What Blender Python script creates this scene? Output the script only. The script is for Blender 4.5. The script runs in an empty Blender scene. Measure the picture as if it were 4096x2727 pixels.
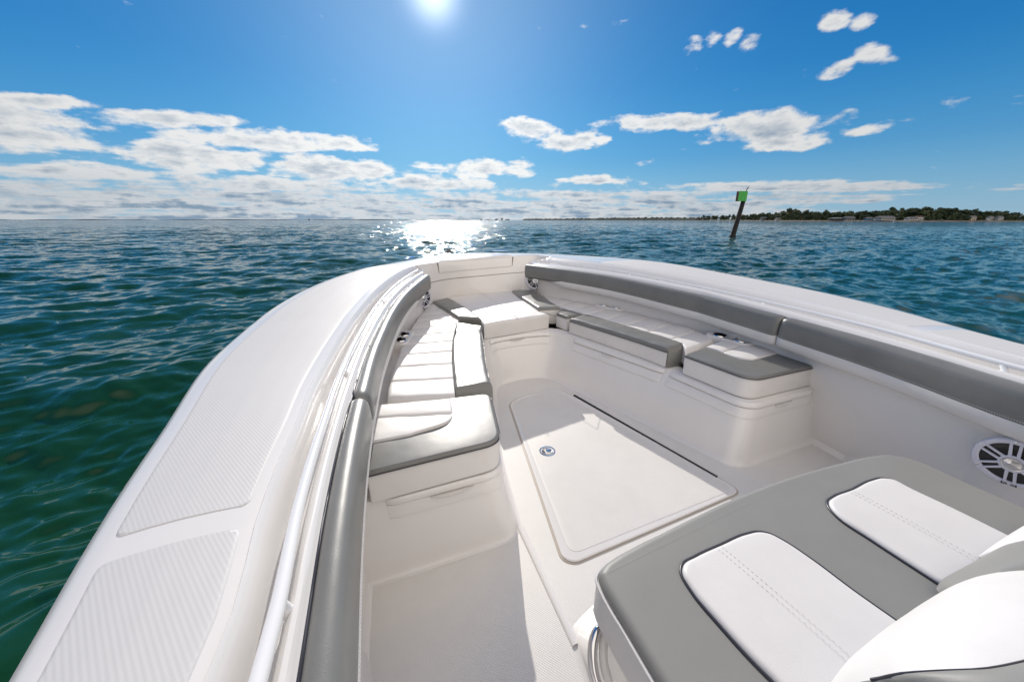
import bpy, bmesh, math, random
import numpy as np
from mathutils import Vector, Matrix
S = bpy.context.scene
C = S.collection
R = math.radians

# ------------------------------------------------------------------ camera
EYE = 1.95                                   # metres above the water
F, CX, CY, HOR, XA = 1365., 2048., 1363.5, 880., 1499.3
PIT = math.atan((CY-HOR)/F)
YAW = math.atan((CX-XA)/math.hypot(F, CY-HOR))
cam = bpy.data.cameras.new('camera'); camo = bpy.data.objects.new('camera', cam); C.objects.link(camo)
cam.sensor_width = 36; cam.lens = F/4096*36; cam.clip_start = .02; cam.clip_end = 60000
camo.location = (0, 0, EYE); camo.rotation_euler = (R(90)-PIT, 0, -YAW)
S.camera = camo

# ------------------------------------------------------------------ sun, sky, exposure
SUN_EL, SUN_AZ = R(25.9), R(10.5)                # azimuth from +Y towards +X
sd = Vector((math.sin(SUN_AZ)*math.cos(SUN_EL), math.cos(SUN_AZ)*math.cos(SUN_EL), math.sin(SUN_EL)))
sl = bpy.data.lights.new('sun', 'SUN'); sl.energy = 3.5; sl.angle = R(.5); sl.color = (1, .94, .86)
so = bpy.data.objects.new('sun', sl); C.objects.link(so)
so.rotation_euler = sd.to_track_quat('Z', 'Y').to_euler(); so.location = (0, 0, 30)
S.view_settings.view_transform = 'Standard'; S.view_settings.look = 'None'
S.view_settings.exposure = .28; S.view_settings.gamma = 1
S.cycles.use_denoising = True
S.cycles.max_bounces = 8; S.cycles.diffuse_bounces = 6; S.cycles.glossy_bounces = 4
S.cycles.sample_clamp_indirect = 6

class NT:                                     # tiny node-tree helper
    def __init__(s, tree):
        s.t = tree; s.l = tree.links
    def n(s, typ, **kw):
        nd = s.t.nodes.new(typ)
        for k, v in kw.items():
            if k[0] == 'i' and k[1:].isdigit(): s.set(nd.inputs[int(k[1:])], v)
            else: setattr(nd, k, v)
        return nd
    def set(s, sock, v):
        if isinstance(v, bpy.types.NodeSocket): s.l.new(v, sock)
        elif v is not None: sock.default_value = v
    def m(s, op, a, b=None, c=None, clamp=False):
        nd = s.t.nodes.new('ShaderNodeMath'); nd.operation = op; nd.use_clamp = clamp
        for i, v in enumerate((a, b, c)): s.set(nd.inputs[i], v)
        return nd.outputs[0]
    def vm(s, op, a, b=None, out=0):
        nd = s.t.nodes.new('ShaderNodeVectorMath'); nd.operation = op
        for i, v in enumerate((a, b)): s.set(nd.inputs[i], v)
        return nd.outputs[out]
    def mix(s, f, a, b):
        nd = s.t.nodes.new('ShaderNodeMix'); nd.data_type = 'RGBA'
        s.set(nd.inputs[0], f); s.set(nd.inputs[6], a); s.set(nd.inputs[7], b)
        return nd.outputs[2]
    def smooth(s, x, a, b):
        nd = s.t.nodes.new('ShaderNodeMapRange'); nd.interpolation_type = 'SMOOTHSTEP'
        s.set(nd.inputs[0], x); s.set(nd.inputs[1], a); s.set(nd.inputs[2], b)
        return nd.outputs[0]
    def noise(s, vec, scale, detail=4, rough=.5, dist=0, dim='3D'):
        nd = s.t.nodes.new('ShaderNodeTexNoise'); nd.noise_dimensions = dim
        s.set(nd.inputs['Vector'], vec); nd.inputs['Scale'].default_value = scale
        nd.inputs['Detail'].default_value = detail; nd.inputs['Roughness'].default_value = rough
        nd.inputs['Distortion'].default_value = dist
        return nd.outputs['Fac']

def make_world():
    W = bpy.data.worlds.new('World'); S.world = W; W.use_nodes = True
    t = NT(W.node_tree); W.node_tree.nodes.clear()
    sky = t.n('ShaderNodeTexSky'); sky.sky_type = 'NISHITA'; sky.sun_disc = False
    sky.sun_elevation = SUN_EL; sky.sun_rotation = SUN_AZ
    sky.altitude = 0; sky.air_density = 1.0; sky.dust_density = .1; sky.ozone_density = 2.2
    geo = t.n('ShaderNodeNewGeometry')
    d = t.vm('SCALE', geo.outputs['Incoming']); d.node.inputs['Scale'].default_value = -1
    tc = t.n('ShaderNodeTexCoord'); d = tc.outputs['Generated']
    xyz = t.n('ShaderNodeSeparateXYZ'); t.set(xyz.inputs[0], d)
    x, y, z = xyz.outputs
    el = t.m('MULTIPLY', t.m('ARCSINE', z), 57.2958)
    az = t.m('MULTIPLY', t.m('ARCTAN2', x, y), 57.2958)
    # the sky texture, blended with the deep polarised blue of the photograph
    ramp = t.n('ShaderNodeValToRGB'); cr_ = ramp.color_ramp; cr_.interpolation = 'B_SPLINE'
    stops = [(0, (2.9, 5.0, 6.6)), (.09, (1.9, 4.6, 6.9)), (.2, (.6, 3.5, 6.9)), (.42, (.0, 2.05, 5.8)), (.75, (.0, 1.3, 4.2)), (1, (.02, 1.1, 3.8))]
    for i, (p_, c_) in enumerate(stops):
        e_ = cr_.elements[i] if i < 2 else cr_.elements.new(p_)
        e_.position = p_; e_.color = (c_[0]/10, c_[1]/10, c_[2]/10, 1)
    t.set(ramp.inputs[0], t.m('DIVIDE', el, 40, clamp=True))
    rc = t.vm('SCALE', ramp.outputs[0]); rc.node.inputs['Scale'].default_value = 10
    side = t.vm('DOT_PRODUCT', d, tuple(sd), out=1)
    rc = t.vm('SCALE', rc); t.set(rc.node.inputs['Scale'], t.m('ADD', .80, t.m('MULTIPLY', t.m('POWER', t.m('MAXIMUM', side, 0), 5), .35)))
    sk = t.vm('SCALE', sky.outputs[0]); sk.node.inputs['Scale'].default_value = 1
    sk = t.vm('MINIMUM', sk, (9, 9, 9))
    base = t.mix(.07, rc, sk)
    nw = t.vm('SCALE', (.9, 1.1, .5)); t.set(nw.node.inputs['Scale'], t.m('POWER', t.m('MAXIMUM', side, 0), 10))
    base = t.vm('ADD', base, nw)
    # clouds: a flat layer seen in perspective
    zc = t.m('ADD', t.m('MAXIMUM', z, 0), .045)
    px = t.m('DIVIDE', x, zc); py = t.m('DIVIDE', y, zc)
    cv = t.n('ShaderNodeCombineXYZ'); t.set(cv.inputs[0], px); t.set(cv.inputs[1], py)
    cv = cv.outputs[0]
    # angular coordinates for the big masses
    av = t.n('ShaderNodeCombineXYZ'); t.set(av.inputs[0], t.m('MULTIPLY', az, .5)); t.set(av.inputs[1], el)
    av = av.outputs[0]
    n1 = t.noise(cv, 1.6, 9, .58, .1)
    n2 = t.noise(av, .42, 8, .55, .15)
    n3 = t.noise(av, 1.3, 6, .6)
    nz = t.m('ADD', t.m('MULTIPLY', n2, .55), t.m('ADD', t.m('MULTIPLY', n1, .3), t.m('MULTIPLY', n3, .15)))
    av3 = t.n('ShaderNodeCombineXYZ'); t.set(av3.inputs[0], t.m('MULTIPLY', az, .11)); t.set(av3.inputs[1], t.m('MULTIPLY', el, 1.15))
    nl = t.noise(av3.outputs[0], 1.0, 7, .6, .2)
    lw = t.smooth(el, 6.0, 2.0)
    nzl = t.m('ADD', t.m('MULTIPLY', nl, .75), t.m('MULTIPLY', n3, .25))
    nz = t.m('ADD', t.m('MULTIPLY', nz, t.m('SUBTRACT', 1, lw)), t.m('MULTIPLY', nzl, lw))
    nz = t.m('SUBTRACT', nz, .5)
    def ell(a, e, ra, re, tilt=0, k=1.0):
        ax = t.m('SUBTRACT', az, a); ey = t.m('SUBTRACT', el, e)
        ct, st = math.cos(R(tilt)), math.sin(R(tilt))
        u = t.m('ADD', t.m('MULTIPLY', ax, ct/ra), t.m('MULTIPLY', ey, st/ra))
        v = t.m('ADD', t.m('MULTIPLY', ax, -st/re), t.m('MULTIPLY', ey, ct/re))
        q = t.m('ADD', t.m('MULTIPLY', u, u), t.m('MULTIPLY', v, v))
        return t.m('MULTIPLY', t.m('SUBTRACT', 1, q), k)
    E = CLOUDS
    acc = None
    for e in E:
        v = ell(*e); v = t.m('MAXIMUM', v, -1.5)
        acc = v if acc is None else t.m('MAXIMUM', acc, v)
    # broken low band near the horizon, thinner and flatter
    band = t.m('MULTIPLY', t.smooth(el, 7.0, 1.8), t.smooth(az, 88., 40.))
    acc = t.m('MAXIMUM', acc, t.m('SUBTRACT', t.m('MULTIPLY', band, 1.45), .66))
    rear = t.vm('DOT_PRODUCT', d, (.10, -.90, .42), out=1)
    dens = t.m('ADD', t.m('MULTIPLY', acc, .66), t.m('MULTIPLY', nz, 3.9))
    cover = t.smooth(dens, -.02, .42)
    # shade: thick parts and undersides go blue-grey
    av2 = t.vm('ADD', av, (0.25, .55, 0))
    n4 = t.noise(av2, .42, 6, .6, .15)
    under = t.m('SUBTRACT', n4, n2)
    shade = t.m('ADD', t.m('MULTIPLY', t.smooth(dens, .38, 1.0), .75), t.m('MULTIPLY', under, 1.8), clamp=True)
    lowdark = t.smooth(el, 6.5, 2.5)
    shade = t.m('ADD', shade, t.m('MULTIPLY', lowdark, .35), clamp=True)
    # brightness towards the sun
    dn = t.vm('DOT_PRODUCT', d, tuple(sd), out=1)
    glow = t.m('POWER', t.m('MAXIMUM', dn, 0), 6)
    cb = t.mix(shade, (9.4, 9.4, 9.3, 1), (2.7, 3.8, 5.1, 1))
    cb = t.vm('SCALE', cb); t.set(cb.node.inputs['Scale'], t.m('ADD', .72, t.m('MULTIPLY', glow, .35)))
    # thin haze whitening low down
    hz = t.m('POWER', t.m('SUBTRACT', 1, t.m('MAXIMUM', z, 0)), 14)
    base = t.mix(t.m('MULTIPLY', hz, .25), base, (3.6, 5.2, 6.6, 1))
    g2 = t.m('POWER', t.m('MAXIMUM', dn, 0), 1100)
    g1 = t.m('POWER', t.m('MAXIMUM', dn, 0), 26)
    gl = t.m('ADD', t.m('MULTIPLY', g2, 8), t.m('MULTIPLY', g1, 1.15))
    glc = t.vm('SCALE', (1, 1, 1)); t.set(glc.node.inputs['Scale'], gl)
    base = t.vm('ADD', base, glc)
    col = t.mix(t.m('MULTIPLY', cover, .96), base, cb)
    # unseen bright cloud added behind the camera to lift and neutralise the shade
    fill_veil = t.m('MULTIPLY', t.smooth(rear, .0, .72), t.m('ADD', .80, t.m('MULTIPLY', n1, .3)))
    col = t.mix(t.m('MULTIPLY', fill_veil, .95), col, (FILL_VEIL[0], FILL_VEIL[1], FILL_VEIL[2], 1))
    # below the horizon there is only sea
    col = t.mix(t.smooth(z, -.001, -.03), col, (.25, .75, .62, 1))
    bg = t.n('ShaderNodeBackground'); t.set(bg.inputs[0], col); bg.inputs[1].default_value = .088
    out = t.n('ShaderNodeOutputWorld'); t.l.new(bg.outputs[0], out.inputs[0])
# az, el, half-width, half-height, tilt, weight   (degrees)
FILL_VEIL = (13.2, 12.0, 10.9)
CLOUDS = [(-28.5, 10.3, 3.6, .6, 8, .7), (-31, 7.7, 6.5, 2.2, 4, 1), (-19.4, 10.3, 7.6, .9, 6, .9), (-12.5, 9.3, 9, 1.5, 4, 1), (-5, 9.6, 7.6, 1.1, 2, .85),
          (-18.8, 6.7, 9, 1.8, 4, 1), (-4, 6.5, 10, 1.9, 0, 1), (-28, 4.6, 9, 1.0, 3, .8), (16.5, 7.2, 9, 1.5, 0, .8), (8, 5.2, 12, 1.3, 0, .9), (-12, 4.2, 14, 1.1, 0, .9),
          (23, 12.1, 4.0, 1.5, -8, .8), (29.5, 10.6, 5.6, 1.6, 4, .9), (41.5, 12.1, 9, 1.1, -4, .85), (53.5, 10.6, 9, 1.9, -5, 1), (56, 9.0, 5.5, 1.3, -5, .85), (63, 9.2, 3.2, .6, 4, .6),
          (57.7, 19.2, 1.5, .95, -10, .75), (60.0, 18.6, 1.0, .8, 0, .55), (59.3, 15.2, 1.7, 1.0, 20, .75), (61.8, 15.7, 2.2, 1.0, -14, .85), (44.0, 19.6, 1.2, .8, 0, .36), (46.2, 20.0, .8, .6, 0, .3), (48.3, 19.7, 1.0, .7, 30, .4), (50.0, 18.9, 1.1, .8, 0, .42),
          (34, 5.6, 6, .7, 0, .6), (58, 3.6, 14, 1.0, -3, .85), (30, 3.4, 14, .9, 0, .8)]
make_world()

# ------------------------------------------------------------------ pixel -> place at a known height or on a known wall
def ray(u, v):
    x = (u-CX)/F; z = -(v-CY)/F
    y2 = math.cos(PIT)+z*math.sin(PIT); z2 = -math.sin(PIT)+z*math.cos(PIT)
    return (x*math.cos(YAW)+y2*math.sin(YAW), -x*math.sin(YAW)+y2*math.cos(YAW), z2)
def P(u, v, h):                                # h: metres below the eye (number, or function of y)
    r = ray(u, v)
    if callable(h):
        hh = h(2.)
        for _ in range(25): hh = .5*hh+.5*h(r[1]*(-hh/r[2]))
    else: hh = h
    t = -hh/r[2]
    return Vector((r[0]*t, r[1]*t, EYE-hh))
def Wl(u, v, poly):                             # point on a vertical wall over a plan polyline
    r = ray(u, v); best = None
    for a, b in zip(poly, poly[1:]):
        dx, dy = b[0]-a[0], b[1]-a[1]; d = -r[0]*dy+r[1]*dx
        if abs(d) < 1e-9: continue
        t = (-a[0]*dy+a[1]*dx)/d
        if t <= 0: continue
        s = ((r[0]*t-a[0])*dx+(r[1]*t-a[1])*dy)/(dx*dx+dy*dy)
        pen = max(0, -s, s-1)
        if best is None or pen < best[0]: best = (pen, Vector((r[0]*t, r[1]*t, EYE+r[2]*t)))
    return best[1]

# ------------------------------------------------------------------ mesh helpers
def cr(pts, n):                                 # Catmull-Rom through pts
    pts = [Vector(p) for p in pts]; out = []
    for i in range(len(pts)-1):
        p0 = pts[max(i-1, 0)]; p1 = pts[i]; p2 = pts[i+1]; p3 = pts[min(i+2, len(pts)-1)]
        if i == 0: p0 = 2*p1-p2
        if i == len(pts)-2: p3 = 2*p2-p1
        # centripetal tangents keep uneven spacing from overshooting
        d1 = max((p2-p1).length, 1e-6); d0 = max((p1-p0).length, 1e-6); d2 = max((p3-p2).length, 1e-6)
        m1 = ((p1-p0)/d0*d1+(p2-p1)/d1*d0)/(d0+d1)*d1
        m2 = ((p2-p1)/d1*d2+(p3-p2)/d2*d1)/(d1+d2)*d1
        for k in range(n):
            t = k/n; t2 = t*t; t3 = t2*t
            out.append(p1*(2*t3-3*t2+1)+m1*(t3-2*t2+t)+p2*(-2*t3+3*t2)+m2*(t3-t2))
    out.append(pts[-1]); return out
def resample(pts, n):
    L = [0]
    for a, b in zip(pts, pts[1:]): L.append(L[-1]+(b-a).length)
    out = []; j = 0
    for i in range(n):
        s = L[-1]*i/(n-1)
        while j < len(L)-2 and L[j+1] < s: j += 1
        k = (s-L[j])/max(L[j+1]-L[j], 1e-9)
        out.append(pts[j].lerp(pts[j+1], min(max(k, 0), 1)))
    return out
def curve(pts, n): return resample(cr(pts, 12), n)
class MB:
    def __init__(s): s.v = []; s.f = []; s.mi = []; s.cur = 0
    def add(s, p): s.v.append(tuple(p)); return len(s.v)-1
    def grid(s, rows, closed=False, flip=False):
        ids = [[s.add(p) for p in r] for r in rows]
        for a, b in zip(ids, ids[1:]):
            m = len(a)
            for i in range(m if closed else m-1):
                j = (i+1) % m
                q = (a[i], a[j], b[j], b[i])
                s.f.append(q[::-1] if flip else q); s.mi.append(s.cur)
        return ids
    def face(s, ids): s.f.append(tuple(ids)); s.mi.append(s.cur)
    def box(s, c, sz, rot=None):
        c = Vector(c); ids = []
        for dz in (-.5, .5):
            for dx, dy in ((-.5, -.5), (.5, -.5), (.5, .5), (-.5, .5)):
                p = Vector((dx*sz[0], dy*sz[1], dz*sz[2]))
                if rot is not None: p = rot @ p
                ids.append(s.add(c+p))
        a = ids
        for q in ((3, 2, 1, 0), (4, 5, 6, 7), (0, 1, 5, 4), (1, 2, 6, 5), (2, 3, 7, 6), (3, 0, 4, 7)):
            s.face([a[i] for i in q])
    def tube(s, pts, rad, k=12, caps=True, up=Vector((0, 0, 1))):
        pts = [Vector(p) for p in pts]; rows = []
        for i, p in enumerate(pts):
            t = (pts[min(i+1, len(pts)-1)]-pts[max(i-1, 0)]).normalized()
            sx = t.cross(up)
            if sx.length < 1e-4: sx = t.cross(Vector((1, 0, 0)))
            sx.normalize(); sy = sx.cross(t)
            r = rad[i] if isinstance(rad, (list, tuple)) else rad
            rows.append([p+sx*(r*math.cos(6.28318*j/k))+sy*(r*math.sin(6.28318*j/k)) for j in range(k)])
        ids = s.grid(rows, closed=True)
        if caps: s.face(ids[0][::-1]); s.face(ids[-1])
    def lathe(s, prof, c, ax=Vector((0, 0, 1)), k=32, x=None):   # prof: (radius, along-axis)
        ax = Vector(ax).normalized(); c = Vector(c)
        if x is None: x = ax.orthogonal().normalized()
        y = ax.cross(x); rows = []
        for r, a in prof: rows.append([c+ax*a+(x*math.cos(6.283185*j/k)+y*math.sin(6.283185*j/k))*r for j in range(k)])
        return s.grid(rows, closed=True, flip=True)
    def mesh(s, name, smooth=35, fix=True):
        me = bpy.data.meshes.new(name); me.from_pydata(s.v, [], s.f)
        if any(s.mi): me.polygons.foreach_set('material_index', s.mi)
        if fix:
            bm = bmesh.new(); bm.from_mesh(me)
            bmesh.ops.remove_doubles(bm, verts=bm.verts, dist=1e-5)
            bmesh.ops.recalc_face_normals(bm, faces=bm.faces)
            bm.to_mesh(me); bm.free()
        if smooth is not None:
            me.shade_smooth(); me.set_sharp_from_angle(angle=R(smooth))
        return me
def root_of(o):
    while o.parent: o = o.parent
    return o
def obj(name, mb, mat, parent=None, smooth=35, fix=True, label=None):
    me = mb.mesh(name, smooth, fix) if isinstance(mb, MB) else mb
    o = bpy.data.objects.new(name, me); C.objects.link(o)
    for m_ in (mat if isinstance(mat, (list, tuple)) else [mat]): me.materials.append(m_)
    if parent is not None:
        o.parent = parent
        if parent.parent is None and parent.type == 'EMPTY': o.location = -parent.location
    if label: o['label'] = label
    return o
def thing(name, label, cat, loc=(0, 0, 0), group=None):
    o = bpy.data.objects.new(name, None); C.objects.link(o); o.empty_display_size = .2
    o.location = loc; o['label'] = label; o['category'] = cat
    if group: o['group'] = group
    return o
def tag(o, label, cat, group=None):
    o['label'] = label; o['category'] = cat
    if group: o['group'] = group
    return o
def tangents(pts):
    return [((pts[min(i+1, len(pts)-1)]-pts[max(i-1, 0)]).normalized()) for i in range(len(pts))]
def left(t): return Vector((-t.y, t.x, 0)).normalized()
def boolcut(o, mb):                             # real hole cut into a mesh, cutter thrown away
    co = bpy.data.objects.new('cutter', mb.mesh('cutter', None)); C.objects.link(co)
    co.parent = o.parent; co.location = o.location
    md = o.modifiers.new('b', 'BOOLEAN'); md.object = co; md.operation = 'DIFFERENCE'; md.solver = 'EXACT'
    dg = bpy.context.evaluated_depsgraph_get(); dg.update()
    me = bpy.data.meshes.new_from_object(o.evaluated_get(dg)); old = o.data
    o.modifiers.clear(); o.data = me; me.name = old.name
    bpy.data.objects.remove(co)
def ss(x, a, b):
    t = min(max((x-a)/(b-a), 0), 1); return t*t*(3-2*t)

# ------------------------------------------------------------------ materials
def pmat(name, col, rough=.5, metal=0, coat=0, spec=.5, bump=None, var=None, coatr=.05, sheen=0):
    m = bpy.data.materials.new(name); m.use_nodes = True; t = NT(m.node_tree)
    b = m.node_tree.nodes['Principled BSDF']
    b.inputs['Base Color'].default_value = (*col, 1); b.inputs['Roughness'].default_value = rough
    b.inputs['Metallic'].default_value = metal; b.inputs['Specular IOR Level'].default_value = spec
    b.inputs['Coat Weight'].default_value = coat; b.inputs['Coat Roughness'].default_value = coatr
    geo = t.n('ShaderNodeNewGeometry'); pos = geo.outputs['Position']
    if var:                                     # (scale, amount): faint soiling / unevenness of the surface itself
        f = t.noise(pos, var[0], 5, .6)
        c2 = tuple(max(0, c*(1-var[1])) for c in col)
        t.set(b.inputs['Base Color'], t.mix(t.smooth(f, .35, .7), (*col, 1), (*c2, 1)))
        t.set(b.inputs['Roughness'], t.m('ADD', rough-.04, t.m('MULTIPLY', f, .1)))
    if bump: bump(t, b, pos)
    return m
def b_noise(scale, dist, detail=3):
    def f(t, b, pos):
        bp = t.n('ShaderNodeBump'); bp.inputs['Distance'].default_value = dist; bp.inputs['Strength'].default_value = 1
        t.set(bp.inputs['Height'], t.noise(pos, scale, detail)); t.l.new(bp.outputs[0], b.inputs['Normal'])
    return f
def b_leather(t, b, pos):
    bp = t.n('ShaderNodeBump'); bp.inputs['Distance'].default_value = .00022
    t.set(bp.inputs['Height'], t.noise(pos, 420, 2))
    b2 = t.n('ShaderNodeBump'); b2.inputs['Distance'].default_value = .0028
    t.set(b2.inputs['Height'], t.noise(pos, 6, 2, .5)); t.l.new(b2.outputs[0], bp.inputs['Normal'])
    t.l.new(bp.outputs[0], b.inputs['Normal'])
def b_grip(ang, pitch, depth):                  # moulded diamond tread in diagonal rows
    def f(t, b, pos):
        xyz = t.n('ShaderNodeSeparateXYZ'); t.set(xyz.inputs[0], pos); x, y, _ = xyz.outputs
        c, s = math.cos(R(ang)), math.sin(R(ang)); k = 6.28318/pitch
        a = t.m('SINE', t.m('MULTIPLY', t.m('ADD', t.m('MULTIPLY', x, c), t.m('MULTIPLY', y, s)), k))
        d = t.m('SINE', t.m('MULTIPLY', t.m('ADD', t.m('MULTIPLY', x, -s), t.m('MULTIPLY', y, c)), k*.8))
        h = t.m('ADD', a, t.m('MULTIPLY', d, .35))
        bp = t.n('ShaderNodeBump'); bp.inputs['Distance'].default_value = depth
        t.set(bp.inputs['Height'], h); t.l.new(bp.outputs[0], b.inputs['Normal'])
    return f
GEL = (.73, .708, .685)
M = {}
M['gel'] = pmat('white_gelcoat', GEL, .22, coat=.5, var=(3, .03), bump=b_noise(2.5, .0012))
M['grip'] = pmat('white_gelcoat_tread', (.56, .555, .55), .6, bump=b_grip(32, .0066, .00007), var=(2, .03))
M['sole'] = pmat('sole_gelcoat_tread', (.70, .68, .65), .45, bump=b_grip(40, .006, .0002), var=(4, .05))
M['wvin'] = pmat('white_vinyl', (.68, .66, .64), .5, bump=b_leather, var=(5, .05))
M['gvin'] = pmat('silver_grey_vinyl', (.185, .185, .175), .36, bump=b_leather, var=(6, .12))
M['lvin'] = pmat('lounge_grey_vinyl', (.24, .237, .22), .5, bump=b_leather, var=(4, .06))
M['dark'] = pmat('dark_piping', (.035, .035, .045), .35)
M['stitch'] = pmat('stitching_thread', (.62, .61, .6), .7)
M['steel'] = pmat('polished_steel', (.75, .75, .76), .08, metal=1)
M['chrome'] = pmat('sky_tinted_chrome', (.45, .6, .8), .06, metal=1)  # blue of the reflected sky put into the metal colour
M['black'] = pmat('black_rubber', (.012, .012, .013), .4)
M['cone'] = pmat('speaker_cone', (.015, .015, .017), .3)
M['grille'] = pmat('white_speaker_grille', (.62, .62, .70), .35)
M['gap'] = pmat('dark_joint', (.10, .09, .08), .8)
M['navy'] = pmat('navy_hull_paint', (.012, .02, .04), .15, coat=1)
M['plast'] = pmat('white_powder_coat', (.80, .80, .80), .2, coat=.6)

# ------------------------------------------------------------------ water
def make_water():
    rng = np.random.RandomState(7)
    rs = [0.0, .6]
    r = .6
    while r < 260: r += max(.022, .0062*r); rs.append(r)
    while r < 30000: r *= 1.06; rs.append(r)
    rs = np.array(rs)
    hd = math.pi/2-YAW                       # heading as a math angle
    fine = np.arange(-R(64), R(64), .0042)
    rest = np.linspace(R(64), 2*math.pi-R(64), 90)
    an = hd-np.concatenate([fine, rest[:-1]])
    rr, aa = np.meshgrid(rs, an, indexing='ij')
    X = rr*np.cos(aa); Y = rr*np.sin(aa); Z = np.zeros_like(X)
    cell = np.maximum(.022, .0062*rr)
    main = R(-82)                            # direction the waves travel (mostly towards the boat)
    for i in range(130):
        L = .16*(2.0**(rng.rand()*5.2))      # .16 .. 6 m
        th = main+rng.randn()*(.42 if L > 2 else .62)
        amp = .0047*L**.72*(.6+.8*rng.rand())
        k = 2*math.pi/L; ph = rng.rand()*6.283
        fade = np.clip((L/cell-2.5)/3.5, 0, 1)
        q = k*(X*math.cos(th)+Y*math.sin(th))+ph
        # sharpened crests; slow wandering so that crests break up
        q = q+.9*np.sin(k*.17*(X*math.sin(th)-Y*math.cos(th))+ph*3)
        Z += amp*fade*(np.sin(q)+.22*np.cos(2*q))
    Z *= np.clip((3000-rr)/2000, 0, 1)
    n, m = X.shape
    co = np.stack([X, Y, Z], -1).reshape(-1, 3).astype(np.float32)
    i = np.arange(n-1)[:, None]*m; j = np.arange(m)[None, :]; j2 = (j+1) % m
    q = np.stack([i+j, i+j2, i+m+j2, i+m+j], -1).reshape(-1, 4).astype(np.int32)
    me = bpy.data.meshes.new('water')
    me.vertices.add(len(co)); me.vertices.foreach_set('co', co.ravel())
    me.loops.add(q.size); me.loops.foreach_set('vertex_index', q.ravel())
    me.polygons.add(len(q)); me.polygons.foreach_set('loop_start', np.arange(len(q), dtype=np.int32)*4)
    me.polygons.foreach_set('loop_total', np.full(len(q), 4, np.int32))
    me.update(calc_edges=True); me.shade_smooth()
    # normals must look up
    if me.polygons[len(q)//2].normal.z < 0: me.flip_normals()
    m_ = bpy.data.materials.new('sea_water'); m_.use_nodes = True; t = NT(m_.node_tree)
    b = m_.node_tree.nodes['Principled BSDF']
    b.inputs['IOR'].default_value = 1.333; b.inputs['Roughness'].default_value = .07
    geo = t.n('ShaderNodeNewGeometry'); pos = geo.outputs['Position']
    big = t.noise(pos, .25, 3)
    t.set(b.inputs['Base Color'], t.mix(big, (.004, .032, .014, 1), (.007, .048, .015, 1)))
    mp = t.n('ShaderNodeMapping'); mp.inputs['Scale'].default_value = (.6, 1.35, 1); mp.inputs['Rotation'].default_value = (0, 0, R(-8))
    t.set(mp.inputs[0], pos)
    dist = t.vm('LENGTH', pos, out=1)
    k = t.m('ADD', .22, t.m('MULTIPLY', t.smooth(dist, 3., 55.), .75))
    def slope(scale, detail, amt, dd):
        nd = t.n('ShaderNodeTexNoise'); t.set(nd.inputs['Vector'], mp.outputs[0]); nd.inputs['Scale'].default_value = scale
        nd.inputs['Detail'].default_value = detail; nd.inputs['Roughness'].default_value = .55; nd.inputs['Distortion'].default_value = dd
        v = t.vm('SUBTRACT', nd.outputs['Color'], (.5, .5, .5)); v = t.vm('MULTIPLY', v, (amt*1.05, amt*1.05, 0)); return v
    far_ = t.m('ADD', .0, t.m('MULTIPLY', t.smooth(dist, 10., 70.), 1))
    va = t.vm('ADD', slope(2.4, 3, 1.25, .3), slope(9, 2, .8, .2))
    va = t.vm('SCALE', va); t.set(va.node.inputs['Scale'], k)
    vb = t.vm('SCALE', slope(.55, 2, 1.1, .3)); t.set(vb.node.inputs['Scale'], far_)
    nn = t.vm('NORMALIZE', t.vm('ADD', t.vm('ADD', geo.outputs['Normal'], va), vb))
    t.l.new(nn, b.inputs['Normal'])
    me.materials.append(m_)
    o = bpy.data.objects.new('water', me); C.objects.link(o); o['kind'] = 'structure'
make_water()

# ------------------------------------------------------------------ the boat
BX = 1.08                                     # its centreline
boat = thing('boat', 'white open boat seen from on board, grey and white cushions round its bow', 'boat', (BX, 1.5, 0))
hg = lambda y: .52-.10*ss(y, 1.3, 3.6)        # depth of the gunwale below the eye
hs = lambda y: .515-.085*ss(y, .8, 3.6)
hr = lambda y: hg(y)+.062                     # top of the bolsters
hrs = lambda y: hs(y)+.06

def px(l, h): return [P(u, v, h) for u, v in l]
def aft(pt, y, dx=0): return Vector((pt.x+dx, y, pt.z))
# port curves, aft -> bow, in three stretches (midships / forward quarter / bow)
NA, NB, NC = 50, 46, 40
Op = px([(82, 2727), (344, 2251), (485, 2009), (673, 1719), (862, 1433), (1000, 1308)], hg)
Ob = px([(1000, 1308), (1100, 1230), (1248, 1147), (1400, 1090), (1464, 1071)], hg)
Oc = px([(1464, 1071), (1543, 1057), (1602, 1047), (1681, 1032), (1732, 1023), (1795, 1013)], hg)
Lp = px([(806, 2727), (919, 2455), (1012, 2100), (1104, 1853), (1174, 1700), (1238, 1542), (1310, 1412), (1400, 1270)], hg)
Lb = px([(1400, 1270), (1438, 1224), (1502, 1153), (1566, 1102), (1617, 1074), (1655, 1061)], hg)
Lc = px([(1655, 1061), (1732, 1050), (1747, 1048), (1901, 1035)], hg)
Rp = px([(1197, 2727), (1293, 2100), (1377, 1700), (1412, 1578), (1470, 1402), (1520, 1296)], hr)
Rb = px([(1520, 1296), (1543, 1255), (1596, 1184), (1681, 1112), (1700, 1098)], hr)
def st(l, n): return curve(l, n)
def full(a, b, c):
    a = [aft(a[0], -2.0, -.0)]+a
    return curve(a, NA)+curve(b, NB)[1:]+curve(c, NC)[1:]
OP = full(Op, Ob, Oc); LP = full(Lp, Lb, Lc)
RPa = [aft(Rp[0], -2.0)]+Rp
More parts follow.
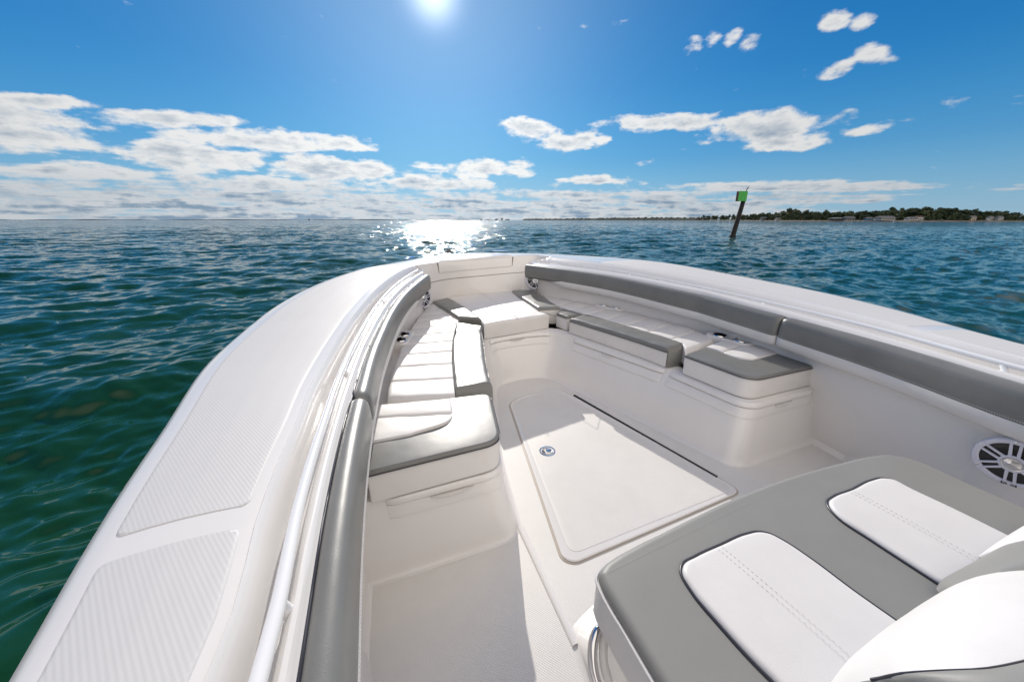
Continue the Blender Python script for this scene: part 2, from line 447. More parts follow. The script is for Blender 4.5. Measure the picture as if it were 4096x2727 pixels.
# starboard curves, aft -> bow
Osa = px([(4096, 1378), (3888, 1323), (3602, 1243), (3352, 1182), (2994, 1110)], hs)
Osb = px([(2994, 1110), (2662, 1051), (2500, 1034), (2331, 1022)], hs)
Osc = px([(2331, 1022), (2200, 1016), (2050, 1012), (1956, 1011)], hs); 
Lsa = px([(4096, 1432), (3408, 1253), (3000, 1159), (2750, 1108)], hs)
Lsb = px([(2750, 1108), (2500, 1065), (2330, 1041), (2206, 1027)], hs)
Lsc = px([(2206, 1027), (2137, 1021), (2063, 1024), (1901, 1035)], hs)
Rsa = px([(4096, 1541), (3633, 1401), (3154, 1270), (2828, 1185)], hrs)
Rsb = px([(2828, 1185), (2442, 1105), (2250, 1076), (2110, 1058)], hrs)
# make the two halves meet at the stem and at the middle of the bow
tip = (Oc[-1]+Osc[-1])/2; tip.y = max(Oc[-1].y, Osc[-1].y)
Oc[-1] = tip; Osc[-1] = tip.copy()
mid = (Lc[-1]+Lsc[-1])/2; Lc[-1] = mid; Lsc[-1] = mid.copy()
OP = full(Op, Ob, Oc); LP = full(Lp, Lb, Lc); OS = full(Osa, Osb, Osc); LS = full(Lsa, Lsb, Lsc)
RP = curve([aft(Rp[0], -2.0)]+Rp, NA)+curve(Rb, NB)[1:]
RS = curve([aft(Rsa[0], -2.0)]+Rsa, NA)+curve(Rsb, NB)[1:]
def finish_R(RR, LL):
    T = tangents(LL); out = list(RR)
    for i in range(len(RR), len(LL)):
        q = LL[i]
        d = Vector((BX, 1.8, q.z))-q; d.z = 0; d.normalize()
        out.append(q+d*.012+Vector((0, 0, -.012)))
    return out
RP = finish_R(RP, LP); RS = finish_R(RS, LS)
ITR = NA+NB-2                                  # index of the last station of the rail recess

def deck_rows(OO, LL, RR):
    rows = []
    n = len(OO)
    for i in range(n):
        o, l, r = OO[i], LL[i], RR[i]
        ax = (o-l); ax.z = 0; out = ax.normalized()
        k = 1-ss(i, ITR-1, ITR+1)
        zt = o.z
        row = [o+out*.028+Vector((0, 0, -.06)), o+out*.030+Vector((0, 0, -.03)), o+out*.018+Vector((0, 0, -.008)), o+Vector((0, 0, 0))]
        for f in (.12, .3, .5, .7, .9):
            q = o.lerp(l, f); q.z += .008*math.sin(math.pi*f); row.append(q)
        row.append(l+Vector((0, 0, -.0035*k)))
        def Q(f, dz): q = l.lerp(r, f); q.z = l.z*(1-k)+k*(l.z-dz)+(1-k)*(-.012*f); return q
        row += [Q(.035, -.0015), Q(.10, .004), Q(.16, .018), Q(.22, .032), Q(.27, .050), Q(.31, .066), Q(.36, .074), Q(.44, .077), Q(.56, .077), Q(.61, .074), Q(.635, .062),
                Q(.66, .052), Q(.71, .044), Q(.79, .040), Q(.87, .042), Q(.93, .050), Q(.97, .060)]
        row.append(r.copy())
        rows.append(row)
    return rows
mb = MB()
rp = deck_rows(OP, LP, RP); rs_ = deck_rows(OS, LS, RS)
mb.grid(rp); mb.grid(rs_, flip=True)
deck = obj('gunwale_deck', mb, M['gel'], boat, 40)

# tread panels moulded into the side decks
FS = [0, .12, .3, .5, .7, .9, 1.]
def tread(rows_, OO, y0, y1, f0=.085, f1=.93):
    # a point of the deck surface at fractional station i and fraction f
    def q(i, f):
        k = min(int(i), len(rows_)-2); a = i-k; cols = []
        for r in (rows_[k], rows_[k+1]):
            j = max(jj for jj in range(6) if FS[jj] <= f+1e-9); u = (f-FS[j])/(FS[j+1]-FS[j])
            cols.append(r[3+j].lerp(r[4+j], u))
        return cols[0].lerp(cols[1], a)
    idx = lambda y: next(i+(y-OO[i].y)/(OO[i+1].y-OO[i].y) for i in range(len(OO)-1) if OO[i].y <= y <= OO[i+1].y)
    i0, i1 = idx(y0), idx(y1)
    ks = sorted(set([i0, i1]+[float(i) for i in range(int(i0)+1, int(i1)+1) if i0+.05 < i < i1-.05]+[i0+d for d in (.02, .06, .12, .25, .45)]+[i1-d for d in (.02, .06, .12, .25, .45)]))
    rows = []
    for i in ks:
        y = q(i, .1).y; yy0 = q(i0, .1).y; yy1 = q(i1, .1).y
        e = min(y-yy0, yy1-y); rc = .016; sh = rc-math.sqrt(max(rc*rc-(rc-e)**2, 0)) if e < rc else 0
        g = sh/(q(i, 1)-q(i, 0)).length; row = []
        a, b = f0+g, f1-g
        fl = [a, a+.012]+sorted([f for f in FS if a+.02 < f < b-.02]+[a+(b-a)*j/9 for j in range(1, 9)])+[b-.012, b]
        while len(fl) < 18: fl.insert(8, (fl[7]+fl[8])/2)
        fl = fl[:1]+fl[1:-1][:16]+fl[-1:]
        for n_, f in enumerate(fl):
            p = q(i, f); p.z += -.001 if (n_ in (0, len(fl)-1) or i in (i0, i1)) else .0016
            row.append(p)
        rows.append(row)
    m_ = MB(); m_.grid(rows); return m_
for y0, y1 in ((.655, 3.55), (-1.9, .60)):
    obj('tread_panel', tread(rp, OP, y0, y1), M['grip'], boat, 50)
for y0, y1 in ((.75, 3.2), (-1.9, .69)):
    obj('tread_panel', tread(rs_, OS, y0, y1), M['grip'], boat, 50)

# outer hull below the deck edge
def hull_rows(OO):
    rows = []
    for i, o in enumerate(OO):
        t = (OO[min(i+1, len(OO)-1)]-OO[max(i-1, 0)]); t.z = 0; t.normalize()
        out = Vector((t.y, -t.x, 0)) if o.x > BX else Vector((-t.y, t.x, 0))
        if i == len(OO)-1: out = Vector((0, 1, 0))
        if out.dot(o-Vector((BX, 1, o.z))) < 0: out = -out
        row = [o+out*.028+Vector((0, 0, -.06))]
        for dz, inn in ((-.10, .01), (-.3, .10), (-.6, .25), (-.95, .42), (-1.3, .55), (-1.75, .75)):
            f = inn*(1+.8*ss(o.y, 2.5, 4.8)); q = o-out*f+Vector((0, 0, dz)); row.append(q)
        rows.append(row)
    return rows
mb = MB(); mb.grid(hull_rows(OP)); mb.grid(hull_rows(OS), flip=True)
obj('hull', mb, M['gel'], boat, 60)
for OO in (OP, OS):
    rr = [r[0]+Vector((0, 0, .0)) for r in hull_rows(OO)]
    mb = MB(); mb.tube([q+Vector((0, 0, -.006)) for q in rr], .012, 8); obj('rub_rail', mb, M['navy'], boat, 60)

# ------------------------------------------------------------------ cockpit liner: walls, shelf, lockers, sole
FLOOR = 1.32
zf = EYE-FLOOR
def hz(h): return EYE-h
bow_bot = {}
def liner(OO, LL, RR, bot_px, outw_floor, side):
    rows = []
    n = len(RR); nb = n-1-ITR
    bc = curve([P(u, v, .82) for u, v in bot_px], nb+1)
    Tn = tangents(RR)
    for i in range(n):
        r = RR[i]
        t = (RR[min(i+1, ITR)]-RR[max(min(i, ITR)-1, 0)]); t.z = 0; t.normalize()
        out = left(t) if side > 0 else -left(t)          # outboard
        if i <= ITR:
            b = r+out*.02; b.z = hz(.82)
            row = [r, r+out*.006+Vector((0, 0, -.01)), r+out*.018+Vector((0, 0, -.025))]
            k = 1-ss(i, ITR-6, ITR)
            bb = b.lerp(bc[0], 1-k) if i > ITR-8 else b
            row += [row[2].lerp(bb, f) for f in (.25, .5, .75)]+[bb]
            kk = 0 if r.y > 1.35 else 1
            if r.y < 1.17:
                g = r+out*outw_floor; g.z = zf+.03
                row += [bb.lerp(g, .5), g, g-out*.01+Vector((0, 0, -.02)), g-out*.02+Vector((0, 0, -.03))]
            else:
                q = bb-out*.012+Vector((0, 0, -.022)); q2 = q-out*.19+Vector((0, 0, -.004))
                q.z -= .03; q2.z -= .035
                row += [bb+Vector((0, 0, -.012)), q, q.lerp(q2, .5), q2]
        else:
            b = bc[i-ITR]
            row = [r, r+(b-r)*.03+Vector((0, 0, -.006)), r.lerp(b, .12)]
            row += [r.lerp(b, f) for f in (.35, .55, .78)]+[b]
            row += [b+Vector((0, 0, -.012)), b+Vector((0, -.01, -.03)), b+Vector((0, -.06, -.034)), b+Vector((0, -.12, -.034))]
        rows.append(row)
    return rows
lp = liner(OP, LP, RP, [(1706, 1219), (1727, 1212), (1793, 1189), (1900, 1177), (1925, 1175)], .035, 1)
ls = liner(OS, LS, RS, [(2149, 1167), (2110, 1160), (2043, 1165), (1960, 1172), (1925, 1175)], .11, -1)
mb = MB(); mb.grid(lp, flip=True); mb.grid(ls)
liner_o = obj('cockpit_liner', mb, M['gel'], boat, 32)

# lockers under the cushions: one moulding with a rounded plan
def rounded(pts, rads, k=7):
    out = []
    n = len(pts)
    for i, p in enumerate(pts):
        r = rads[i]
        if r <= 0 or i in (0, n-1): out.append(Vector(p)); continue
        a = (Vector(pts[i-1])-Vector(p)); b = (Vector(pts[i+1])-Vector(p))
        la, lb = min(r, a.length*.48), min(r, b.length*.48); r_ = min(la, lb)
        p1 = Vector(p)+a.normalized()*r_; p2 = Vector(p)+b.normalized()*r_
        for j in range(k+1):
            t = j/k; out.append(p1*(1-t)**2+Vector(p)*2*t*(1-t)+p2*t*t)
    return out
def v3(l, z): return [Vector((x, y, z)) for x, y in l]
T2 = [(-.36, 1.085), (.365, 1.085), (.40, 1.60), (.70, 2.50), (.80, 2.64), (1.07, 2.69), (1.36, 2.66), (1.46, 2.52), (1.75, 1.60), (1.81, 1.085), (2.66, 1.085)]
F2 = [(-.36, 1.055), (.44, 1.055), (.52, 1.60), (.745, 2.36), (.82, 2.47), (1.02, 2.52), (1.22, 2.49), (1.30, 2.38), (1.56, 1.60), (1.735, 1.02), (2.66, 1.03)]
RD = [0, .09, .2, .12, .1, .2, .1, .12, .2, .10, 0]
NL = 9
tp = rounded(v3(T2, hz(.955)), RD, NL); fl = rounded(v3(F2, zf), RD, NL)
tn = tangents(tp)
rows = []
for a, b, t in zip(tp, fl, tn):
    inn = left(t)                                  # towards the lockers
    o = -inn
    d = (b-a)
    rows.append([a+inn*.11, a+inn*.010, a+inn*.002+Vector((0, 0, -.004)), a+Vector((0, 0, -.012)), a+d*.3, a+d*.6, a+d*.88,
                 a+d*.95+inn*.0, b+Vector((0, 0, .010))+o*.002, b+Vector((0, 0, .003))+o*.007, b+o*.018+Vector((0, 0, .0005))])
mb = MB(); mb.grid(rows, flip=True)
obj('seat_locker', mb, M['gel'], boat, 40)
# locker lids / fascias: proud bands with a groove
def band(i0, i1, ha, hb, dout, name, lab=None, rnd=.006):
    rows = []
    seg = list(range(i0, i1+1))
    for q, i in enumerate(seg):
        a, b, t = tp[i], fl[i], tn[i]; o = -left(t)
        H = lambda h: a+(b-a)*((h-.955)/(FLOOR-.955))
        e = dout if 0 < q < len(seg)-1 else 0
        sh = t*(0)
        rows.append([H(ha)-o*.01, H(ha)+o*e*.4+Vector((0, 0, -.0005)), H(ha+rnd*.4)+o*e*.85, H(ha+rnd)+o*e, H((ha+hb)/2)+o*e, H(hb-rnd)+o*e, H(hb-rnd*.4)+o*e*.85, H(hb)+o*e*.3, H(hb)-o*.01])
    # close the ends: duplicate first/last rows proud
    a0 = [p.copy() for p in rows[1]]; t0 = (rows[1][3]-rows[0][3]).normalized()
    rows[0] = [rows[0][j] if j in (0, 8) else rows[0][j] for j in range(9)]
    m_ = MB(); m_.grid(rows, flip=True)
    return obj(name, m_, M['gel'], boat, 40)
def tidx(x, y): return min(range(len(tp)), key=lambda i: (tp[i].x-x)**2+(tp[i].y-y)**2)
def dens(i0, i1): pass
# make tp/fl denser so the bands can start and stop where the photo has them
def densify(l, n=6):
    out = []
    for a, b in zip(l, l[1:]):
        m_ = max(1, int((b-a).length/.03)) if n else 1
        for k in range(m_): out.append((a, b, k/m_))
    return out
dd = densify(tp)
k_ = {}
ntp, nfl = [], []
j = 0
for idx_ in range(len(tp)-1):
    m_ = max(1, int((tp[idx_+1]-tp[idx_]).length/.03))
    for k in range(m_):
        ntp.append(tp[idx_].lerp(tp[idx_+1], k/m_)); nfl.append(fl[idx_].lerp(fl[idx_+1], k/m_))
ntp.append(tp[-1]); nfl.append(fl[-1]); tp, fl = ntp, nfl; tn = tangents(tp)
for (x0, y0), (x1, y1) in (((-.09, 1.085), (.40, 1.45)), ((.78, 2.62), (1.38, 2.65)), ((1.49, 2.42), (1.745, 1.63)), ((1.755, 1.57), (2.36, 1.085))):
    i0, i1 = tidx(x0, y0), tidx(x1, y1)
    band(i0, i1,   .957, .989, .015, 'locker_lid'); band(i0, i1, .9935, 1.052, .0065, 'locker_fascia')
# finger pulls: a scooped hood under the lid
def pull(c, t, w=.075, hgt=.022, deep=.016, name='pull_recess', parent=None):
    o = Vector((t.y, -t.x, 0)); m_ = MB(); rows = []
    for k in range(13):
        a = -1+2*k/12; e = math.sqrt(max(0, 1-a*a*.92))
        p = c+t*(a*w)
        rows.append([p+o*.0, p+o*deep*e+Vector((0, 0, .0)), p+o*deep*e*.9+Vector((0, 0, -.004)), p+o*.002+Vector((0, 0, -hgt*e))])
    m_.grid(rows); return obj(name, m_, M['gel'], parent or boat, 60)
for (x, y), w in (((.16, 1.07), .085), ((1.07, 2.67), .075), ((1.60, 2.07), .06), ((2.10, 1.07), .07)):
    i = tidx(x, y); t = tn[i]; c = tp[i].lerp(fl[i], .105)-left(t)*.009
    pull(c, t, w)

# sole
mb = MB()
g = [[Vector((x, y, zf)) for x in np.linspace(-.22, 2.48, 14)] for y in np.linspace(-2.0, 2.75, 24)]
mb.grid(g); obj('sole', mb, M['sole'], boat, 60)
def fp(u, v): return P(u, v, FLOOR)
def poly_off(pts, d):                          # offset a closed plan polygon inwards
    n = len(pts); out = []
    A = sum(pts[i].x*pts[(i+1) % n].y-pts[(i+1) % n].x*pts[i].y for i in range(n))
    sg = 1 if A > 0 else -1
    for i in range(n):
        a = pts[i]-pts[i-1]; b = pts[(i+1) % n]-pts[i]
        na = left(a)*sg; nb = left(b)*sg; m_ = (na+nb)
        if m_.length < 1e-6: m_ = na
        m_.normalize(); k = max(m_.dot(na), .5)
        out.append(pts[i]+m_*(d/k))
    return out
def closed_round(pts, rads, k=8):
    n = len(pts); out = []
    for i in range(n):
        p = pts[i]; a = pts[i-1]-p; b = pts[(i+1) % n]-p
        r_ = min(rads[i], a.length*.48, b.length*.48)
        if r_ < 1e-4: out.append(p.copy()); continue
        p1 = p+a.normalized()*r_; p2 = p+b.normalized()*r_
        for j in range(k+1):
            t = j/k; out.append(p1*(1-t)**2+p*2*t*(1-t)+p2*t*t)
    return out
def slab(outline, zt, zb, r=.006, rings=4, dome=0):
    """flat piece with a rounded top edge; outline is a closed plan polygon"""
    m_ = MB(); rows = [[Vector((p.x, p.y, zb)) for p in outline]]
    for k in range(rings+1):
        a = math.pi/2*k/rings
        q = poly_off(outline, r*(1-math.cos(a)))
        rows.append([Vector((p.x, p.y, zt-r+r*math.sin(a))) for p in q])
    cen = sum(rows[-1], Vector())/len(outline)
    if dome:
        base = rows[-1]
        for f in (.96, .9, .8, .65, .45, .22):
            rows.append([Vector((cen.x+(p.x-cen.x)*f, cen.y+(p.y-cen.y)*f, zt+dome*(1-f*f)**.8)) for p in base])
    ids = m_.grid(rows, closed=True); m_.face(ids[-1])
    return m_
hp = closed_round([fp(2038, 1617), fp(2072, 1594), fp(2215, 1553), fp(2290, 1584), fp(2965, 1966), fp(2300, 2252), fp(2250, 2236)], [.04, .08, .08, .06, .06, .09, .04])
mb = slab(poly_off(hp, -.010), zf+.0025, zf-.01, .003); obj('hatch_gutter', mb, pmat('beige_gutter', (.42, .37, .31), .5), boat, 40)
hatch = obj('deck_hatch', slab(hp, zf+.008, zf-.01, .005), M['gel'], boat, 40)
obj('tread_panel', slab(closed_round([q for q in poly_off([fp(2038, 1610), fp(2215, 1553), fp(2965, 1966), fp(2270, 2250)], .020)], [.06]*4), zf+.0092, zf+.003, .0008), M['sole'], hatch, 40)
mb = MB(); a, b = fp(2296, 1583), fp(2868, 1912); t = (b-a).normalized(); nn = left(t)
mb.box((a+b)/2+Vector((0, 0, .004)), ((b-a).length, .012, .016), Matrix.Rotation(math.atan2(t.y, t.x), 3, 'Z')); obj('hinge', mb, M['black'], hatch, None)
# flush lift-ring latch
c = fp(2189, 1808)+Vector((0, 0, .0095)); lr = (fp(2221, 1808)-fp(2158, 1808)).length/2
mb = MB(); mb.lathe([(lr, -.002), (lr, .0015), (lr*.93, .003), (lr*.86, .0015), (lr*.84, -.001), (0, -.001)], c, k=40); latch = obj('lift_latch', mb, M['chrome'], hatch, 40)

# latch details: lift ring and lock barrel
for k_i, (dx, r_) in enumerate(((.3, .36),)):
    mb = MB(); mb.lathe([(lr*r_, -.0005), (lr*r_, .003), (lr*r_*.7, .0035), (lr*r_*.6, 0), (0, 0)], c+Vector((lr*.22, lr*.08, 0)), k=24); obj('lock_barrel', mb, M['steel'], hatch, 40)
mb = MB(); ring = [c+Vector((lr*.66*math.cos(a), lr*.66*math.sin(a), .0022)) for a in np.linspace(.9, 5.6, 24)]; mb.tube(ring, .0028, 8); obj('lift_ring', mb, M['steel'], hatch, 60)
mb = MB(); mb.box(c+Vector((-lr*.55, 0, .001)), (lr*.34, lr*.42, .004)); obj('ring_recess', mb, M['black'], hatch, None)
# low moulded ridge running aft from the port locker to the console
a, b = fp(2083, 2110), fp(2305, 2580)
mb = MB(); rows = []
t_ = (b-a).normalized(); n_ = left(t_)
for k in range(25):
    p = a.lerp(b, k/24); p.z = zf; rows.append([p+n_*(.016*math.cos(q_))+Vector((0, 0, .0095*math.sin(q_))) for q_ in np.linspace(0, math.pi, 9)])
mb.grid(rows); obj('sole_ridge', mb, M['gel'], boat, 60)

# ------------------------------------------------------------------ upholstery
def strip(A, B, zt, zb, rA=.02, rB=.02, rS=(.02, .02), pleats=None, depth=.007, ns=60, nt=14, puff=0, seed=0, wr=.0015):
    """padded slab between plan curves A and B, rounded edges, optional stitched pleats across it"""
    A = resample([Vector((p.x, p.y, 0)) for p in A], 200); B = resample([Vector((p.x, p.y, 0)) for p in B], 200)
    L = sum((a-b).length for a, b in zip(A, A[1:]))/2+sum((a-b).length for a, b in zip(B, B[1:]))/2
    def at(l, s): k = min(int(s*199), 198); return l[k].lerp(l[k+1], s*199-k)
    def samples(L_, r0, r1, n):
        out = [0, L_]
        for r, sg in ((r0, 1), (r1, -1)):
            for k in range(1, 7):
                d = r*(1-math.cos(math.pi/2*k/6)); out.append(d if sg > 0 else L_-d)
        out += [L_*i/n for i in range(1, n)]
        out = sorted(x for x in out if 0 <= x <= L_); res = [out[0]]
        for x in out[1:]:
            if x-res[-1] > L_*.0008: res.append(x)
        res[-1] = L_
        return res
    ss_ = samples(L, rS[0], rS[1], ns)
    if pleats:
        for p_ in pleats:
            ss_ += [p_*L+d for d in (-.02, -.011, -.005, -.0015, 0, .0015, .005, .011, .02)]
        ss_ = sorted(x for x in ss_ if 0 <= x <= L)
    rnd = random.Random(seed); ph = [rnd.random()*6 for _ in range(6)]
    def drop(d, r): return 0 if d >= r or r <= 0 else r-math.sqrt(max(r*r-(r-d)**2, 0))
    W_ = max((a-b).length for a, b in zip(A, B)); ts = [x/W_ for x in samples(W_, rA, rB, nt)]
    rows = []
    for sv in ss_:
        s = sv/L; a, b = at(A, s), at(B, s); w = (a-b).length; row = []
        for t in ts:
            p = a.lerp(b, t); x = t*w; e = zt
            if puff: e += puff*(4*t*(1-t))**.6*(4*s*(1-s))**.25
            if pleats:
                dd_ = min(abs(sv-p_*L) for p_ in pleats); e -= depth*math.exp(-(dd_/.0062)**1.2)
                nb = [0]+sorted(p_*L for p_ in pleats)+[L]
                for u0, u1 in zip(nb, nb[1:]):
                    if u0 <= sv <= u1: e += .005*math.sin(math.pi*(sv-u0)/max(u1-u0, 1e-6))
            e += wr*(math.sin(p.x*31+ph[0]+2*math.sin(p.y*17+ph[1]))+math.sin(p.y*43+ph[2]+1.5*math.sin(p.x*29+ph[3])))*.5
            e -= max(drop(x, rA), drop(w-x, rB), drop(sv, rS[0]), drop(L-sv, rS[1]))
            row.append(Vector((p.x, p.y, e)))
        rows.append(row)
    m_ = MB(); ids = m_.grid(rows)
    # sides straight down
    rim = ids[0]+[r[-1] for r in ids[1:]]+ids[-1][::-1][1:]+[r[0] for r in ids[::-1][1:-1]]
    r1 = [m_.add((m_.v[i][0], m_.v[i][1], min(m_.v[i][2]-.001, zb+.012))) for i in rim]
    r2 = [m_.add((m_.v[i][0], m_.v[i][1], zb)) for i in rim]
    n = len(rim)
    for i in range(n):
        j = (i+1) % n
        m_.face((rim[i], rim[j], r1[j], r1[i])); m_.face((r1[i], r1[j], r2[j], r2[i]))
    m_.face(r2[::-1])
    return m_
HC = .82; zc = hz(HC)
def cp(l, h=HC, n=60): return curve([P(u, v, h) for u, v in l], n)
def lin(a, b, n=20): return [Vector(a).lerp(Vector(b), i/(n-1)) for i in range(n)]
def seam(pts, mat='dark', rad=.0022, parent=None, name='piping'):
    m_ = MB(); m_.tube(pts, rad, 6); return obj(name, m_, M[mat], parent, 60)
def stitches(pts, parent, gap=.007, ln=.004, rad=.0007, mat='stitch', name='stitching'):
    L = sum((a-b).length for a, b in zip(pts, pts[1:])); n = int(L/gap); q = resample(pts, 2*n); m_ = MB()
    for i in range(0, 2*n-1, 2):
        a, b = q[i], q[i+1]; t = (b-a)
        if t.length < 1e-6: continue
        m_.tube([a, a+t*.9], rad, 4)
    return obj(name, m_, M[mat], parent, None)
ZB = hz(.950)
def down(l, d): return [p+Vector((0, 0, -d)) for p in l]

# --- port bench
Apt = cp([(1547, 1598), (1555, 1530), (1570, 1476), (1588, 1428), (1603, 1387), (1621, 1349), (1642, 1314), (1681, 1258), (1711, 1221)])
Bpt = cp([(1821, 1587), (1815, 1516), (1810, 1460), (1809, 1400), (1814, 1350), (1827, 1300), (1836, 1275), (1800, 1240), (1750, 1213)])
pad = obj('seat_cushion', strip(Apt, Bpt, zc, hz(.93), .02, .008, (.045, .01), [.105+.0995*i for i in range(9)], seed=1), M['wvin'], boat, 50)
Bp2 = cp([(1821, 1560), (1815, 1516), (1810, 1460), (1809, 1400), (1814, 1350), (1822, 1330)])
Cp2 = cp([(1964, 1535), (1953, 1500), (1940, 1434), (1932, 1373), (1925, 1322)])
front = obj('cushion_front', strip(down(Bp2, 0), Cp2, zc-.02, ZB, .004, .016, (.006, .006), seed=2), M['wvin'], boat, 50)
trim = obj('grey_trim', strip(Bp2, [p+Vector((.003, 0, 0)) for p in Cp2], zc+.006, zc-.024, .016, .022, (.02, .02), puff=.006, seed=3), M['gvin'], front, 50)
# grey end cap of the stripe
endm = MB(); a, b = Bp2[0], Cp2[0]
endm.grid([[p+Vector((0, .001, z)) for p in (a, a.lerp(b, .5), b+Vector((.004, 0, 0)))]+[] for z in (-.004,)]+[[p+Vector((0, -.016, z)) for p in (a, a.lerp(b, .5), b+Vector((.004, 0, 0)))] for z in (-.02, -.11)])
obj('grey_end_panel', endm, M['gvin'], front, 50)
seam(down([p+Vector((.004, 0, 0)) for p in Cp2], .022), parent=front); stitches(down([p+Vector((.0055, 0, 0)) for p in Cp2], .031), front)
# small filler piece ahead of the stripe
fil = obj('seat_cushion', strip(cp([(1823, 1327), (1829, 1288)]), cp([(1925, 1318), (1927, 1303)]), zc, ZB, .006, .012, (.008, .008), seed=4), M['gvin'], boat, 50)
# raised arms between side benches and bow cushion
HA = .788
def arm(outer, inner, nm='cushion_arm'):
    A_, B_ = cp(outer, HA), cp(inner, HA)
    body = obj(nm, strip(A_, B_, hz(HA)-.022, ZB, .004, .004, (.008, .02), seed=5), M['wvin'], boat, 50)
    obj('grey_trim', strip(A_, B_, hz(HA), hz(HA)-.025, .022, .022, (.026, .05), puff=.006, seed=6), M['gvin'], body, 50)
    return body
am = arm([(1829, 1266), (1782, 1236), (1745, 1213), (1728, 1202)], [(1925, 1272), (1880, 1240), (1826, 1207), (1790, 1187)])
endm = MB(); a, b = P(1829, 1266, HA), P(1925, 1272, HA)
endm.grid([[p+Vector((0, -.004, z)) for p in (a, a.lerp(b, .5), b)] for z in (-.02, -.05, -.16)]); obj('grey_end_panel', endm, M['gvin'], am, 50)
as_ = arm([(2240, 1229), (2195, 1200), (2150, 1170), (2128, 1158)], [(2151, 1231), (2110, 1204), (2072, 1180), (2047, 1159)])
seam([P(u, v, HA)+Vector((0, -.004, -.022)) for u, v in ((2151, 1232), (2219, 1254), (2242, 1231))], parent=as_)
# bow cushion
bl = cp([(1936, 1297), (1900, 1262), (1850, 1226), (1795, 1189)]); br = cp([(2196, 1258), (2140, 1222), (2095, 1192), (2045, 1163)])
bowc = strip(bl, br, zc, ZB, .022, .022, (.024, .02), None, seed=8, puff=.010, nt=40)
bow_c = obj('bow_cushion', bowc, M['wvin'], boat, 50)
mid_ = [bl[i].lerp(br[i], .50)+Vector((0, 0, .0085)) for i in range(0, 60)]
seam(mid_, 'wvin', .003, bow_c, 'welt'); stitches([p+Vector((.012, 0, .0012)) for p in mid_], bow_c); stitches([p+Vector((-.012, 0, .0012)) for p in mid_], bow_c)
# --- starboard bench
Ast = cp([(2858, 1366), (2822, 1338), (2690, 1291), (2524, 1248), (2386, 1218), (2262, 1188), (2152, 1170)])
Bst = cp([(2748, 1403), (2718, 1369), (2600, 1332), (2470, 1293), (2345, 1257), (2262, 1236), (2165, 1180)])
pad2 = obj('seat_cushion', strip(Bst, Ast, zc, hz(.93), .008, .02, (.05, .01), [.12+.103*i for i in range(8)], seed=11), M['wvin'], boat, 50)
Bs2 = cp([(2740, 1377), (2718, 1369), (2600, 1332), (2470, 1293), (2345, 1258)])
Cs2 = cp([(2672, 1397), (2657, 1392), (2560, 1360), (2400, 1311), (2280, 1275)])
front2 = obj('cushion_front', strip(Cs2, Bs2, zc-.02, ZB, .016, .004, (.006, .03), seed=12), M['wvin'], boat, 50)
obj('grey_trim', strip([p+Vector((-.003, 0, 0)) for p in Cs2], Bs2, zc+.006, zc-.024, .022, .016, (.02, .02), puff=.006, seed=13), M['gvin'], front2, 50)
endm = MB(); a, b = Bs2[0], Cs2[0]+Vector((-.004, 0, 0)); tb = P(2684, 1463, .93)
endm.grid([[a+Vector((0, -.0, -.004)), a.lerp(b, .5)+Vector((0, 0, -.004)), b+Vector((0, 0, -.006))], [a+Vector((0, -.015, -.02)), a.lerp(b, .5)+Vector((0, -.015, -.02)), b+Vector((0, -.012, -.02))],
           [a+Vector((0, -.02, -.12)), a.lerp(tb, .5)+Vector((0, -.015, -.115)), Vector((b.x, b.y-.014, ZB+.006))]])
obj('grey_end_panel', endm, M['gvin'], front2, 50)
seam(down([p+Vector((-.004, 0, 0)) for p in Cs2], .024), parent=front2); stitches(down([p+Vector((-.0055, 0, 0)) for p in Cs2], .033), front2)
fil2 = obj('seat_cushion', strip(cp([(2269, 1267), (2227, 1253)]), cp([(2329, 1256), (2251, 1233)]), zc-.02, ZB, .012, .01, (.01, .01), seed=14), M['wvin'], boat, 50)
obj('grey_trim', strip(cp([(2268, 1267), (2227, 1253)]), cp([(2329, 1256), (2251, 1233)]), zc+.004, zc-.024, .018, .01, (.02, .02), puff=.004, seed=15), M['gvin'], fil2, 50)

# --- L-shaped aft cushions, port and starboard
def lcush(outline, rads, pad_a, pad_b, pleats, label=None, seed=0):
    ol = closed_round([P(u, v, HC) for u, v in outline], rads)
    body = obj('seat_cushion', slab(ol, zc-.008, ZB, .010, 4), M['wvin'], boat, 40, label=label)
    trim_ = obj('grey_trim', slab(poly_off(ol, -.002), zc+.004, zc-.012, .014, 6), M['gvin'], body, 40)
    A_ = cp(pad_a); B_ = cp(pad_b)
    obj('pleated_panel', strip(A_, B_, zc+.010, zc-.03, .012, .012, (.016, .012), pleats, seed=seed, ns=40), M['wvin'], body, 50)
    c_ = poly_off(ol, -.004)+[poly_off(ol, -.004)[0]]
    seam([Vector((p.x, p.y, zc-.012)) for p in c_], parent=body); stitches([Vector((p.x, p.y, zc-.021)) for p in [q for q in poly_off(ol, -.0015)]], body)
    return body
lc1 = lcush([(1508, 1621), (1804, 1592), (1960, 1573), (2004, 1762), (1462, 1894)], [.01, .01, .05, .07, .01],
            [(1480, 1780), (1492, 1722), (1508, 1625)], [(1640, 1747), (1800, 1690), (1802, 1597)], [.62], 'seat cushion with a broad silver grey border and pleated white panel, port side', 21)
lc2 = lcush([(2812, 1392), (2740, 1419), (3010, 1517), (3294, 1456), (3165, 1416), (2965, 1361), (2905, 1352)], [.01, .01, .09, .04, .02, .01, .01],
            [(2823, 1390), (2880, 1410), (2968, 1440), (3012, 1444)], [(2905, 1355), (2960, 1363), (3050, 1388), (3130, 1412)], [.40], 'seat cushion with an L-shaped grey border and pleated white panel, starboard side', 22)

